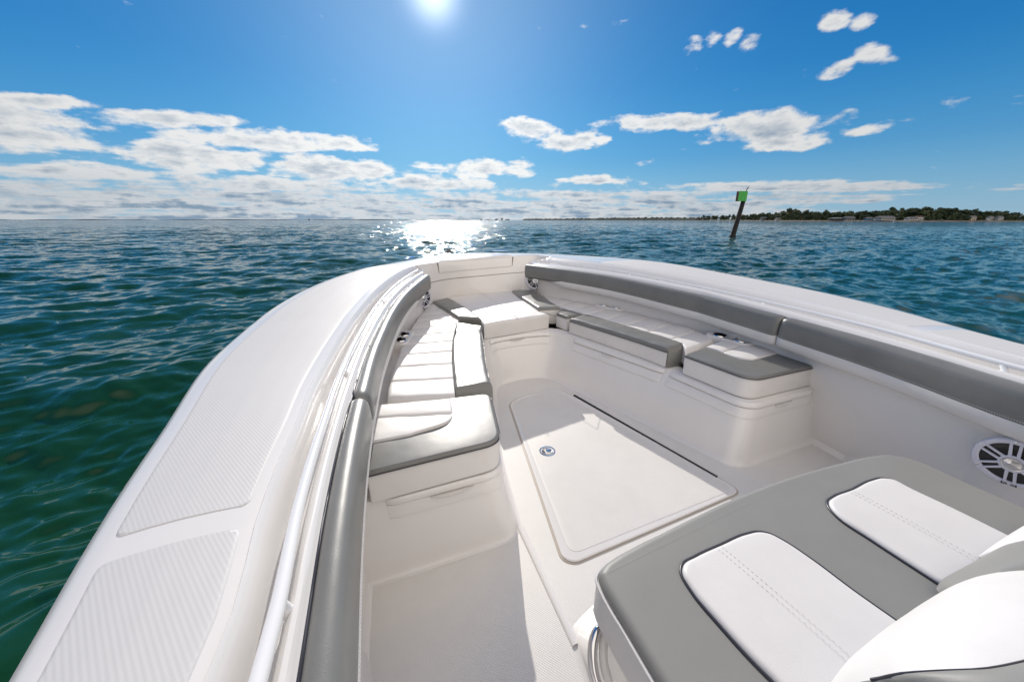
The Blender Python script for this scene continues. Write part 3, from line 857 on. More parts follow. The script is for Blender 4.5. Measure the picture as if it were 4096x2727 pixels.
# ------------------------------------------------------------------ coaming bolsters
def bolster(RR, ya, yb, side, taper=True, label=None):
    n = 70
    a0 = lambda y: next(RR[i].lerp(RR[i+1], (y-RR[i].y)/(RR[i+1].y-RR[i].y)) for i in range(ITR+1) if RR[i].y <= y <= RR[i+1].y)
    ys = [ya+(yb-ya)*(i/(n-1)) for i in range(n)]
    e_ = [.0, .001, .004, .009, .017, .028, .04]
    ys = sorted(set([ya+e for e in e_]+[yb-e for e in e_]+[y for y in ys if ya+.045 < y < yb-.045]))
    cs = [(0, -.004), (.004, .003), (.012, .007), (.03, .008), (.046, .004), (.057, -.004), (.064, -.016), (.068, -.035), (.070, -.07), (.070, -.10), (.066, -.122)]
    lo = [(.064, -.124), (.066, -.135), (.064, -.155), (.058, -.180), (.044, -.192), (.02, -.195), (.004, -.19)]
    ctr = (.03, -.09)
    C_ = [a0(y) for y in ys]; rows, rows2, pip, stc = [], [], [], []
    for i, (y, p) in enumerate(zip(ys, C_)):
        t = C_[min(i+1, len(C_)-1)]-C_[max(i-1, 0)]; t.z = 0; t.normalize()
        inn = -left(t) if side > 0 else left(t)
        e = min(y-ya, yb-y); r = .04; k = 1 if e >= r else math.sqrt(max(1-((r-e)/r)**2, 0))*.55+.45
        if y-ya > .5 and yb-y < .04 and taper: pass
        wx, hx = (.84, .90) if side > 0 else (1, .97)
        mk = lambda c: p+inn*(ctr[0]+(c[0]-ctr[0])*k)*wx+Vector((0, 0, hx*(ctr[1]+(c[1]-ctr[1])*(k*.35+.65))))
        tp_ = taper and (yb-y) < .42
        low = cs+[(.062, -.14), (.05, -.150), (.03, -.153), (.004, -.15)]
        kk = 1.0
        rows.append([mk(c) for c in (low)])
        f = 1 if not taper else ss(yb-y, .30, .52)
        rows2.append([mk((c[0]+.002*f-.012*(1-f), c[1]*f+(1-f)*(-.145))) for c in lo])
        pip.append(mk((-.002, 0))); stc.append(mk((.0705, -.114)))
    m_ = MB(); ids = m_.grid(rows); m_.face(ids[0]); m_.face(ids[-1][::-1])
    body = obj('coaming_bolster', m_, M['gvin'], boat, 50, label=label)
    m_ = MB(); ids = m_.grid(rows2); m_.face(ids[0]); m_.face(ids[-1][::-1])
    obj('white_lower_panel', m_, M['wvin'], body, 50)
    seam(pip, 'dark', .0038, body); stitches(stc[2:-8 if taper else -2], body)
    return body
ysp = P(1412, 1590, hr).y; yss = P(3150, 1269, hrs).y
bolster(RP, -1.9, ysp-.003, 1, False, 'silver grey bolster running aft along the port side')
bolster(RP, ysp+.003, RP[ITR].y-.005, 1, True, 'silver grey bolster curving round the port bow')
bolster(RS, -1.9, yss-.003, -1, False, 'grey bolster running aft along the starboard side')
bolster(RS, yss+.003, RS[ITR].y-.005, -1, True, 'grey bolster along the starboard bow with white lower edge')

# ------------------------------------------------------------------ grab rails in the gunwale recess
def rail(LL, RR, posts, side, label):
    pts = []
    fr = .60
    for i in range(0, ITR-1):
        q = LL[i].lerp(RR[i], fr); q.z = RR[i].z+.040; pts.append(q)
    e = LL[ITR-1].lerp(RR[ITR-1], .62); e.z = RR[ITR].z+.020; pts.append(e)
    e = LL[ITR].lerp(RR[ITR], .68); e.z = RR[ITR].z-.006; pts.append(e)
    m_ = MB(); m_.tube(cr(pts, 4), .0112, 16); r = obj('grab_rail', m_, M['plast'], boat, 60, label=label)
    for u, v in posts:
        c = P(u, v, (lambda y: hg(y)+.045) if side > 0 else (lambda y: hs(y)+.045))
        i = min(range(ITR), key=lambda j: abs(LL[j].lerp(RR[j], fr).y-c.y)); top = LL[i].lerp(RR[i], fr); top.z = RR[i].z+.040
        bot = LL[i].lerp(RR[i], .74); bot.z = RR[i].z-.004
        m_ = MB(); m_.tube([top, top.lerp(bot, .6), bot], [.009, .0095, .0135], 14); obj('stanchion', m_, M['plast'], r, 60)
rail(LP, RP, [(1535, 1209), (1386, 1494), (1127, 2517)], 1, 'white grab rail on the port side')
rail(LS, RS, [(2524, 1099), (3082, 1218), (4064, 1480)], -1, 'white grab rail on the starboard side')

# ------------------------------------------------------------------ lounge seat ahead of the console
HL = .80
def pl(l, h=HL): return [P(u, v, h) for u, v in l]
edge = pl([(2651, 2727), (2500, 2478), (2442, 2384), (2405, 2312), (2397, 2286), (2413, 2252), (2455, 2219), (2522, 2181), (2683, 2101), (2925, 1986), (3166, 1897), (3367, 1841), (3488, 1815), (3562, 1811), (3633, 1825), (3891, 1933), (4096, 2022)])
xl, xr = edge[0].x, edge[-1].x
edge = [Vector((xl+.01, -.42, edge[0].z)), Vector((xl+.005, -.1, edge[0].z))]+edge+[Vector((xr+.0, -.05, edge[0].z)), Vector((xr, -.42, edge[0].z))]
ol = cr(edge, 6)
lounge_c = slab(ol, hz(HL)-.0, hz(HL)-.030, .020, 6)
lounge = obj('lounge_cushion', lounge_c, M['lvin'], boat, 50, label='broad grey lounge cushion ahead of the console with white inserts')
side_ = obj('white_side_band', slab(poly_off(ol, -.004), hz(HL)-.026, hz(HL)-.135, .008, 3), M['wvin'], lounge, 50)
c_ = [Vector((p.x, p.y, hz(HL)-.028)) for p in poly_off(ol, -.005)]
seam(c_, 'wvin', .0035, lounge, 'welt'); 
stitches([Vector((p.x, p.y, hz(HL)-.013)) for p in poly_off(ol, .0035)], lounge, .009, .005, .0009, 'dark')
def insert(outl, rads, sm):
    A = cr(pl(outl), 5)
    A = [p for i, p in enumerate(A) if i == 0 or (p-A[i-1]).length > .002]
    b = obj('white_insert', slab(A, hz(HL)+.011, hz(HL)-.01, .013, 6, dome=.004), M['wvin'], lounge, 50)
    m_ = MB(); q = [Vector((p.x, p.y, hz(HL)+.0015)) for p in poly_off(A, -.0028)]; m_.tube(q+[q[0]], .0034, 8, caps=False); obj('piping', m_, M['dark'], lounge, 60)
    a = P(*sm[0], HL-.012); c = P(*sm[1], HL-.012); a.z = hz(HL)+.0122; c.z = hz(HL)+.0160; tt = (c-a).normalized(); nn = left(tt)
    for d in (-.0075, .0075): stitches([(a+nn*d).lerp(c+nn*d, i/30)+Vector((0, 0, .0022*math.sin(math.pi*min(max(i/30, .0), 1)))) for i in range(31)], b, .010, .004, .00055, 'thread')
    return b
M['thread'] = pmat('pale_pink_thread', (.60, .54, .53), .7)
insert([(3094, 2727), (3005, 2638), (2884, 2505), (2764, 2360), (2727, 2290), (2732, 2262), (2780, 2231), (2884, 2183), (2989, 2139), (3037, 2131), (3078, 2139), (3126, 2163), (3247, 2243), (3408, 2364), (3613, 2509), (3800, 2642), (3950, 2750), (3700, 3050), (3350, 3010)], None, ((2880, 2190), (3440, 2680)))
insert([(3786, 2356), (3649, 2268), (3488, 2163), (3351, 2070), (3315, 2026), (3313, 2008), (3330, 1993), (3408, 1962), (3488, 1924), (3530, 1916), (3569, 1922), (3649, 1962), (3810, 2038), (4056, 2160), (4300, 2282), (4500, 2390), (4250, 2560), (4000, 2480)], None, ((3410, 1966), (3930, 2258)))
# backrests at the aft end of the lounge
def backrest(face_px, top_px, lab, xe):
    A = [P(u, v, HL+.01) for u, v in face_px]; B = [P(u, v, h) for u, v, h in top_px]
    A = curve(A, 36); B = curve(B, 36); rows, rows2 = [], []
    for i, (a, b) in enumerate(zip(A, B)):
        r = []
        d = b-a; bulge = Vector((0, .5, .8)).normalized()
        for k in range(13):
            t = k/12; q = a.lerp(b, t)+bulge*(.045*math.sin(math.pi*t)**.8*(math.sin(math.pi*(.04+.92*i/35))**.5)); r.append(q)
        rows.append(r)
        dn = Vector((0, -1, -.1)); r2 = []
        for k in range(9):
            ang = math.pi*.9*k/8; q = b+Vector((0, -.05*(1-math.cos(ang)), .035*math.sin(ang)-.0))+Vector((0, -.02*k/8, -.12*ss(k, 5, 8))); r2.append(q)
        r2 += [r2[-1]+Vector((0, -.02, -.2))]; rows2.append(r2)
    m_ = MB(); m_.grid(rows)
    body = obj('backrest', m_, M['wvin'], boat, 60, label=lab)
    m_ = MB(); m_.grid(rows2); obj('grey_back', m_, M['lvin'], body, 60)
    m_ = MB(); i = 0                                                   # grey end panel facing forward
    seam([p+Vector((0, .0, -.001)) for p in B[6:22]], 'dark', .0028, body)
    return body, A, B
b1, A1, B1 = backrest([(3300, 2810), (3391, 2727), (3500, 2620), (3582, 2540), (3689, 2437), (3791, 2368), (3931, 2307), (4110, 2258), (4300, 2225)],
         [(3310, 2830, .76), (3419, 2732, .70), (3520, 2712, .66), (3605, 2694, .63), (3760, 2683, .60), (3931, 2676, .58), (4096, 2646, .57), (4300, 2580, .57), (4500, 2500, .60)], 'near white backrest rising from the lounge cushion', 0)
m_ = MB()
A3 = [P(u, v, HL+.01) for u, v in ((3770, 2385), (3786, 2358), (3840, 2315), (3931, 2258), (4052, 2165), (4150, 2100))]
B3 = [P(u, v, h) for u, v, h in ((3775, 2400, .79), (3792, 2372, .77), (3850, 2345, .74), (3940, 2310, .71), (4080, 2268, .68), (4200, 2240, .66))]
A3, B3 = curve(A3, 30), curve(B3, 30)
m_.grid([[a.lerp(b, k/8)+Vector((-.004, .014, .016))*math.sin(math.pi*k/8) for k in range(9)]+[b+Vector((.02, -.06, .0)), b+Vector((.06, -.12, -.12))] for a, b in zip(A3, B3)])
b2 = obj('backrest', m_, M['lvin'], boat, 60, label='far grey-sided backrest behind the lounge cushion')
m_ = MB(); C3 = [P(u, v, HL-.02) for u, v in ((3931, 2256), (3990, 2205), (4052, 2160), (4150, 2090))]; D3 = [P(u, v, h) for u, v, h in ((3940, 2258, .77), (4010, 2210, .74), (4096, 2160, .71), (4200, 2110, .69))]
C3, D3 = curve(C3, 16), curve(D3, 16)
m_.grid([[c.lerp(d, k/6)+Vector((-.002, .012, .014))*math.sin(math.pi*k/6) for k in range(7)]+[d+Vector((.0, -.03, -.02))] for c, d in zip(C3, D3)])
obj('white_face', m_, M['wvin'], b2, 60)
# console moulding below the lounge
bt = poly_off(ol, .035); 
fo = [(.47, -.42), (.462, .0), (.455, .40), (.452, .54), (.475, .63), (.56, .665), (1.05, .69), (1.55, .665), (1.66, .60), (1.69, .45), (1.70, 0), (1.70, -.42)]
fo = resample(cr([Vector((x, y, zf)) for x, y in fo], 8), 90); tq = resample([Vector((p.x, p.y, 0)) for p in bt], 90)
rows = []
for a, b in zip(tq, fo):
    a = Vector((a.x, a.y, hz(.925))); d = b-a; dd_ = Vector((d.x, d.y, 0))
    row = [a+dd_*(.0)+Vector((0, 0, .02)), a]
    for f in (.15, .3, .45, .6, .75, .88): row.append(a+Vector((0, 0, d.z*f))+dd_*(f**2.2))
    n_ = (b-Vector((BX, .0, b.z))).normalized()
    row += [b+Vector((0, 0, .014)), b+n_*.006+Vector((0, 0, .004)), b+n_*.022+Vector((0, 0, .0006))]
    rows.append(row)
mb = MB(); mb.grid(rows); cons = obj('console_base', mb, M['gel'], boat, 50)
# chrome grab handle on the side of the console
h0 = P(2389, 2521, .985); h1 = P(2380, 2600, 1.02); h2 = P(2393, 2740, 1.06)
hx = min(h0.x, h1.x, h2.x)
pts = [Vector((.455, .315, hz(.965))), Vector((.434, .322, hz(.963))), Vector((.420, .300, hz(.972))), Vector((.414, .25, hz(.99))), Vector((.412, .19, hz(1.02))), Vector((.414, .10, hz(1.06))), Vector((.43, .04, hz(1.08))), Vector((.46, .03, hz(1.08)))]
pts = [P(2400, 2545, .985), P(2391, 2519, .975), P(2377, 2553, .985), P(2370, 2600, 1.0), P(2372, 2660, 1.02), P(2395, 2740, 1.045), P(2440, 2850, 1.07)]
pts[0] = pts[0]+Vector((.03, 0, 0)); pts[-1] = pts[-1]+Vector((.05, 0, 0))
q = cr(pts, 8); mb = MB(); n = len(q)
mb.tube(q, [.0085+.004*math.sin(math.pi*i/(n-1)) for i in range(n)], 14); obj('grab_handle', mb, M['steel'], cons, 60)
q2 = [p+Vector((.028, -.004, .0)) for p in q]; mb = MB(); mb.tube(q2, .011, 12); obj('handle_backing', mb, M['gel'], cons, 60)

# ------------------------------------------------------------------ speakers
def speaker(c, nrm, rad, roll, lab, det=True):
    nrm = nrm.normalized(); x = Vector((0, 0, 1)).cross(nrm).normalized(); y = nrm.cross(x)
    x, y = x*math.cos(roll)+y*math.sin(roll), y*math.cos(roll)-x*math.sin(roll)
    def L(a, b, h=0): return c+x*(a*rad)+y*(b*rad)+nrm*(h*rad)
    m_ = MB(); K = 64
    m_.lathe([(rad, 0), (rad*1.0, .05*rad), (rad*.96, .10*rad), (rad*.84, .11*rad), (rad*.80, .08*rad), (rad*.80, .0)], c, nrm, K, x)
    for k in range(6):                        # double spokes
        a = math.pi/6+k*math.pi/3
        ca, sa = math.cos(a), math.sin(a); T = lambda r_, w_, h_: L(ca*r_-sa*w_, sa*r_+ca*w_, h_)
        for s in (-1, 1):
            w0, w1 = s*.05, s*.115
            ids = [m_.add(T(r_, w_, h_)) for r_, w_, h_ in ((.28, w0, .14), (.28, w1+s*.02, .14), (.86, w1+s*.03, .115), (.86, w0+s*.03, .115))]
            ids += [m_.add(Vector(m_.v[i])-nrm*rad*.05) for i in ids]
            for f_ in ((0, 1, 2, 3), (7, 6, 5, 4), (0, 4, 5, 1), (1, 5, 6, 2), (2, 6, 7, 3), (3, 7, 4, 0)): m_.face([ids[j] for j in f_])
        ids = [m_.add(T(r_, w_, .122)) for r_, w_ in ((.83, -.15), (.97, -.16), (.97, .16), (.83, .15))]
        ids += [m_.add(Vector(m_.v[i])-nrm*rad*.06) for i in ids]
        for f_ in ((0, 1, 2, 3), (7, 6, 5, 4), (0, 4, 5, 1), (1, 5, 6, 2), (2, 6, 7, 3), (3, 7, 4, 0)): m_.face([ids[j] for j in f_])
    m_.lathe([(rad*.34, .09*rad), (rad*.34, .15*rad), (rad*.27, .155*rad), (rad*.25, .10*rad)], c, nrm, 40, x)
    g = obj('speaker', m_, M['grille'], boat, 40, label=lab)
    m_ = MB(); m_.lathe([(rad*.82, .05*rad), (rad*.72, .02*rad), (rad*.66, .055*rad), (rad*.58, .02*rad), (rad*.2, -.0*rad+.006), (0, .004)], c+nrm*.002, nrm, 48, x); obj('speaker_cone', m_, M['cone'], g, 60)
    m_ = MB(); m_.lathe([(rad*.27, .12*rad), (rad*.26, .175*rad), (rad*.22, .165*rad), (rad*.20, .17*rad), (rad*.12, .20*rad), (0, .21*rad)], c, nrm, 32, x); obj('tweeter_dome', m_, M['steel'], g, 60)
    for k in range(6):
        a = math.pi/6+k*math.pi/3; m_ = MB()
        m_.lathe([(rad*.045, .10*rad), (rad*.045, .128*rad), (rad*.02, .135*rad), (0, .122*rad)], L(math.cos(a)*.905, math.sin(a)*.905), nrm, 12, x); obj('screw', m_, M['steel'], g, 60)
    # name badge
    a = -math.pi/2; bc = L(0, -.905, .118); m_ = MB()
    rot = Matrix((x, y, nrm)).transposed()
    m_.box(bc, (rad*.36, rad*.085, rad*.02), rot); bd = obj('badge', m_, M['black'], g, None)
    if det:
        fc = bpy.data.curves.new('badge_text', 'FONT'); fc.body = 'FUSION'; fc.size = rad*.085; fc.align_x = 'CENTER'; fc.align_y = 'CENTER'; fc.extrude = .0002
        to = bpy.data.objects.new('badge_lettering', fc); C.objects.link(to)
        dg = bpy.context.evaluated_depsgraph_get(); me = bpy.data.meshes.new_from_object(to.evaluated_get(dg)); bpy.data.objects.remove(to)
        me.transform(rot.to_4x4()); me.transform(Matrix.Translation(bc+nrm*rad*.0115)); me.materials.clear()
        obj('badge_lettering', me, M['grille'], bd)
    return g
# walls in plan for placing
wallS = [(r[6].x, r[6].y) for r in ls[:ITR+1]]; wallP = [(r[6].x, r[6].y) for r in lp[:ITR+1]]
c = P(4056, 1852, .93); c = Wl(4056, 1852, [(p[0]+.02, p[1]) for p in wallS]); 
tS = (Vector((*wallS[20], 0))-Vector((*wallS[30], 0)))
def wall_frame(px_, poly, side, off=0):
    c = Wl(*px_, poly); i = min(range(1, len(poly)-1), key=lambda k: (poly[k][0]-c.x)**2+(poly[k][1]-c.y)**2)
    t = Vector((poly[i+1][0]-poly[i-1][0], poly[i+1][1]-poly[i-1][1], 0)).normalized(); n_ = left(t) if side < 0 else -left(t)
    return c, t, n_
cA, tA, nA = wall_frame((4056, 1850), [(p[0]+.0, p[1]) for p in wallS], -1)
# raised speaker pod on the starboard wall
pod = [Wl(u, v, [(p[0]-.0, p[1]) for p in wallS]) for u, v in ((3911, 1708), (3798, 1889), (3700, 2080))]
y1_, y0_ = max(pod[0].y, pod[1].y), cA.y
m_ = MB(); rows = []
for k in range(9):
    t = k/8; e = (0, .8, 1)[min(k, 2)] if k < 2 else 1
    row = []
    for j in range(7):
        z = hz(.76)-(.48)*j/6
        yt = pod[0].y+(pod[1].y-pod[0].y)*((pod[0].z-z)/(pod[0].z-pod[1].z))
        y = yt+.0-t*.62
        base = Vector((Wl(3911, 1708, wallS).x+.02, y, z)); f = (hz(.86)-z)
        xw = next((wallS[i][0]+(wallS[i+1][0]-wallS[i][0])*((y-wallS[i][1])/(wallS[i+1][1]-wallS[i][1])) for i in range(len(wallS)-1) if wallS[i][1] <= y <= wallS[i+1][1]), wallS[0][0])
        xw += max(0, (hz(.82)-z)/.5)*.11
        row.append(Vector((xw-(.022 if k else -.004), y-(.004 if k == 1 else 0), z)))
    rows.append(row)
m_.grid(rows); podo = obj('speaker_pod', m_, M['gel'], boat, 60)
cA = cA+Vector((0, 0, 0)); nA = Vector((-1, -.05, -.16)).normalized()
zt = cA.z; dx = max(0, (hz(.82)-zt)/.5)*.11
cA = Wl(4056, 1850, [(p[0]+dx-.036, p[1]) for p in wallS])
rA_ = (Wl(4056, 1850, [(p[0]+dx-.018, p[1]) for p in wallS])-Wl(3902, 1838, [(p[0]+dx-.018, p[1]) for p in wallS])).length
print('speaker r', rA_, cA)
speaker(cA, nA, min(max(rA_, .07), .10), .15, 'white speaker with chrome centre on the starboard side panel')
def speaker_block(c, nrm, rad):
    nrm = nrm.normalized(); m_ = MB(); m_.lathe([(rad*1.25, -.16), (rad*1.12, -.02), (rad*1.04, -.002), (0, -.002)], c, nrm, 40); obj('speaker_boss', m_, M['gel'], boat, 50)
cS, tS_, nS = wall_frame((2139, 1122), wallS[-22:], -1)
speaker_block(P(2142, 1119, .66), Vector((-.42, -.90, .06)), .113); speaker(P(2142, 1119, .66), Vector((-.42, -.90, .06)), .113, .3, 'round speaker tucked under the starboard bow bolster', False)
cP, tP_, nP = wall_frame((1693, 1192), wallP[-22:], 1)
speaker_block(P(1692, 1192, .70), Vector((.55, -.83, .06)), .10); speaker(P(1692, 1192, .70), Vector((.55, -.83, .06)), .10, -.3, 'round speaker tucked under the port bow bolster', False)

# ------------------------------------------------------------------ cup holders sunk in the shelf
def cup(u, v, h, r, lab=None):
    c = P(u, v, h); m_ = MB()
    m_.lathe([(r, -.001), (r, .003), (r*.93, .006), (r*.86, .004), (r*.84, -.01), (r*.80, -.038), (r*.76, -.04), (0, -.04)], c, k=36)
    cu = obj('cup_holder', m_, M['steel'], boat, 50, label=lab)
    m_ = MB(); m_.lathe([(r*.80, -.004), (r*.79, -.034), (0, -.036)], c+Vector((0, 0, .001)), k=36); obj('black_liner', m_, M['black'], cu, 60)
    return c, r
cups = [cup(2880, 1340, .800, .050), cup(2963, 1361, .800, .048), cup(2417, 1219, .805, .046), cup(2466, 1229, .805, .046), cup(1614, 1337, .81, .047), cup(1599, 1359, .81, .047)]
for c, r in cups:
    m_ = MB(); m_.lathe([(0, -.07), (r*.95, -.07), (r*.95, .03), (0, .03)], c, k=36)
    # the shelf is an open sheet: remove the part of it under each cup
bm = bmesh.new(); bm.from_mesh(liner_o.data)
for c, r in cups:
    pass
bm.free()
# raised consoles on the shelf that carry the cups
for l_ in ((cups[0], cups[1]), (cups[2], cups[3]), (cups[4], cups[5])):
    (c0, r0), (c1, r1) = l_; t = (c1-c0).normalized(); n_ = left(t)
    o_ = closed_round([c0-t*.085+n_*.068, c0-t*.085-n_*.068, c1+t*.085-n_*.068, c1+t*.085+n_*.068], [.05]*4, 6)
    bx = obj('cup_shelf', slab(o_, c0.z+.001, c0.z-.08, .008, 4), M['gel'], boat, 50)
    for c, r in l_:
        m_ = MB(); m_.lathe([(0, -.075), (r*.88, -.075), (r*.88, .03), (0, .03)], c, k=36); boolcut(bx, m_)

# ------------------------------------------------------------------ bow: locker door, cleats, light
iL = [i for i in range(ITR+1, len(LP))]; allc = []
wl_rows = lp[ITR+1:]+ls[ITR+1:][::-1]
def scr(p):
    q = p-Vector((0, 0, EYE)); X = q.x*math.cos(YAW)-q.y*math.sin(YAW); Yf = q.x*math.sin(YAW)+q.y*math.cos(YAW); yy = Yf*math.cos(PIT)-q.z*math.sin(PIT); zz = Yf*math.sin(PIT)+q.z*math.cos(PIT)
    return CX+F*X/yy, CY-F*zz/yy
sel = [r for r in wl_rows if 1750 <= scr(r[0])[0] <= 2058]
rows = []
for q_, r in enumerate(sel):
    a, b = r[0], r[6]; n_ = Vector((BX-a.x, 1.5-a.y, 0)).normalized(); e = 0 if q_ in (0, len(sel)-1) else .010
    bl_ = lambda f: a.lerp(b, f)
    rows.append([a+Vector((0, .03, -.004)), a+Vector((0, .01, .0+e*.5)), a+n_*e*.6+Vector((0, 0, -.002+e*.2)), a.lerp(b, .02)+n_*e, bl_(.14)+n_*e, bl_(.26)+n_*e, bl_(.262)+n_*(-.004)])
m_ = MB(); m_.grid(rows); door = obj('anchor_locker_door', m_, M['gel'], boat, 40)
k_ = len(sel)//2; a, b = sel[k_][0], sel[k_][6]
i_ = min(range(len(sel)), key=lambda i: abs(scr(sel[i][0])[0]-1903))
tt = (sel[min(i_+2, len(sel)-1)][0]-sel[max(i_-2, 0)][0]).normalized(); n_ = Vector((BX-a.x, 1.5-a.y, 0)).normalized()
c = Wl(1906, 1076, [(r[0].x, r[0].y) for r in sel])+Vector((0, -.012, 0))
m_ = MB(); rr_ = []
for k in range(15):
    s_ = -1+2*k/14; e = math.sqrt(max(1-s_**4, 0)); p = c+tt*(s_*.085)
    rr_.append([p, p+n_*.012*e, p+n_*.010*e+Vector((0, 0, -.005)), p+n_*.001+Vector((0, 0, -.024*e))])
m_.grid(rr_); obj('pull_recess', m_, pmat('painted_shade_pull', (.50, .49, .48), .5), door, 60)  # darker gelcoat tone paints in the shade of the recess
# seam of the upper moulding under the door
sm = [r[0].lerp(r[6], .475)+Vector((BX-r[0].x, 1.5-r[0].y, 0)).normalized()*.001 for r in wl_rows]
m_ = MB(); m_.tube(sm, .0028, 6); obj('moulding_seam', m_, M['gap'], boat, 60)
# slots either side of the door
for q_ in (sel[0], sel[-1]):
    n_ = Vector((BX-q_[0].x, 1.5-q_[0].y, 0)).normalized(); m_ = MB()
    m_.tube([q_[0]+Vector((0, .05, .002)), q_[0]+n_*.002, q_[0].lerp(q_[6], .26)+n_*.002], [.007, .007, .002], 6); obj('door_slot', m_, M['gap'], door, 60)
# lid of the anchor locker on the foredeck
zl = sel[0][0].z
o_ = closed_round([sel[0][0]+Vector((.01, .02, 0)), sel[-1][0]+Vector((-.01, .02, 0)), Vector((1.50, 4.52, 0)), Vector((.80, 4.42, 0))], [.02, .02, .08, .08])
lid = obj('anchor_locker_lid', slab(o_, zl+.016, zl-.01, .007), M['gel'], boat, 50)
for u, v in ((1743, 1037), (1952, 1020)):
    m_ = MB(); m_.box(P(u, v, .43), (.075, .04, .012)); obj('hinge', m_, M['steel'], lid, None)
def cleat(u, v, rot, lab):
    c = P(u, v, .44); c.z = EYE-.43; m_ = MB(); rows = []
    for k in range(17):
        s = -1+2*k/16; w_ = math.sqrt(max(0, 1-s*s)); rr = []
        for j in range(12):
            a = 6.2832*j/12; q = Vector((s*.135, .032*w_*math.cos(a), .012+.016*w_*math.sin(a))); rr.append(c+Matrix.Rotation(rot, 3, 'Z') @ q)
        rows.append(rr)
    m_.grid(rows, closed=True); cl = obj('mooring_cleat', m_, M['chrome'], boat, 60, label=lab)
    for s in (-.06, .06):
        q = c+Matrix.Rotation(rot, 3, 'Z') @ Vector((s, 0, .0)); m_ = MB(); m_.tube([q, q+Vector((0, 0, .016))], .012, 10)
        obj('cleat_post', m_, M['steel'], cl, 60)
cleat(1640, 1040, R(58), 'flush sky-tinted cleat on the port bow'); cleat(2000, 1010, R(-8), 'flush sky-tinted cleat on the starboard bow')
m_ = MB(); c = P(1796, 1013, .44); m_.box(c+Vector((0, 0, .022)), (.09, .10, .03)); m_.lathe([(.03, .036), (.03, .055), (.02, .065), (0, .066)], c, k=16); obj('bow_light', m_, M['navy'], boat, None)

# ------------------------------------------------------------------ far things: marker, bird, shore, trees, houses, ships
def far(u, v, zc):                             # a point zc metres ahead of the camera plane
    r = ray(u, v); return Vector((r[0]*zc, r[1]*zc, EYE+r[2]*zc))
def hor(u, zc, z=0): p = far(u, HOR, zc); p.z = z; return p
b0 = P(2930, 946, 1.95); zc0 = (b0.x*math.sin(YAW)+b0.y*math.cos(YAW))*math.cos(PIT)+1.95*math.sin(PIT)
mk = thing('channel_marker', 'dark leaning pile carrying square green daymark boards out in the water', 'marker', b0)
top = far(2976, 796, zc0); base = b0+(b0-top).normalized()*1.2; ppm = F/zc0
def barnacle(t, b, pos):
    bp = t.n('ShaderNodeBump'); bp.inputs['Distance'].default_value = .03; t.set(bp.inputs['Height'], t.noise(pos, 6, 4)); t.l.new(bp.outputs[0], b.inputs['Normal'])
M['pile'] = pmat('creosoted_timber', (.006, .0055, .006), .8, bump=barnacle, var=(3, .4))
M['green'] = pmat('green_daymark_paint', (.005, .30, .02), .4)
mb = MB(); rad = [9.5/ppm, 9.3/ppm, 8.9/ppm, 8.2/ppm, 7.8/ppm]; mb.tube([base.lerp(top, f) for f in (0, .25, .5, .8, 1)], rad, 20); obj('pile', mb, M['pile'], mk, 50)
mb = MB(); w0 = b0+(top-b0)*.01; rnd = random.Random(3)
rows = []
for k in range(6):
    c = b0.lerp(top, -.03+.016*k); rows.append([c+Vector((math.cos(a), math.sin(a), 0))*((10+2.6*rnd.random()*math.sin(math.pi*k/5))/ppm) for a in np.linspace(0, 6.283, 19)[:-1]])
mb.grid(rows, closed=True); obj('barnacle_growth', mb, M['pile'], mk, 60)
vd = Vector((b0.x, b0.y, 0)).normalized()
def board(corners, zc, mat, nm, th=.03, edge=None):
    q = [far(u, v, zc) for u, v in corners]; n_ = (q[1]-q[0]).cross(q[2]-q[0]).normalized()
    if n_.dot(vd) > 0: n_ = -n_
    m_ = MB(); a = [m_.add(p) for p in q]; b = [m_.add(p-n_*th) for p in q]
    m_.face(a); m_.face(b[::-1])
    for i in range(4): m_.face((a[i], a[(i+1) % 4], b[(i+1) % 4], b[i]))
    return obj(nm, m_, mat, mk, None)
gb = board([(2958.6, 764), (2992.6, 765), (2984.7, 805.4), (2951.5, 803.6)], zc0-.45, M['green'], 'green_board')
board([(2947.8, 765.6), (2966, 765), (2960, 805.4), (2942, 805.6)], zc0+.45, pmat('weathered_board_back', (.05, .03, .035), .7), 'board_back')
m_ = MB()
m_.tube([far(2956, 770, zc0-.4), far(2952, 770, zc0+.4)], .03, 6); obj('bracket', m_, M['pile'], mk, None)
# cormorant
bp_ = [(2983.0, 764.5), (2984.5, 761), (2987, 757.5), (2990, 754), (2992.3, 751.5), (2994, 749.3), (2995, 747.5), (2994.6, 746), (2995.5, 744.8), (2997, 744.4), (2998.5, 744.6), (3000.2, 744.5)]
br_ = [.4, 1.2, 2.0, 2.3, 1.9, 1.1, .75, .7, .85, .85, .4, .15]
mb = MB(); mb.tube([far(u, v, zc0-.45) for u, v in bp_], [r/ppm for r in br_], 12)
for du in (0, 1.2):
    mb.tube([far(2986.4+du, 759, zc0-.45), far(2986.0+du, 764.3, zc0-.45), far(2987.6+du, 764.5, zc0-.5)], .35/ppm, 6)
bird = obj('cormorant', mb, pmat('black_plumage', (.012, .012, .013), .5), None, 60); tag(bird, 'dark cormorant standing on the top edge of the green marker board', 'bird')

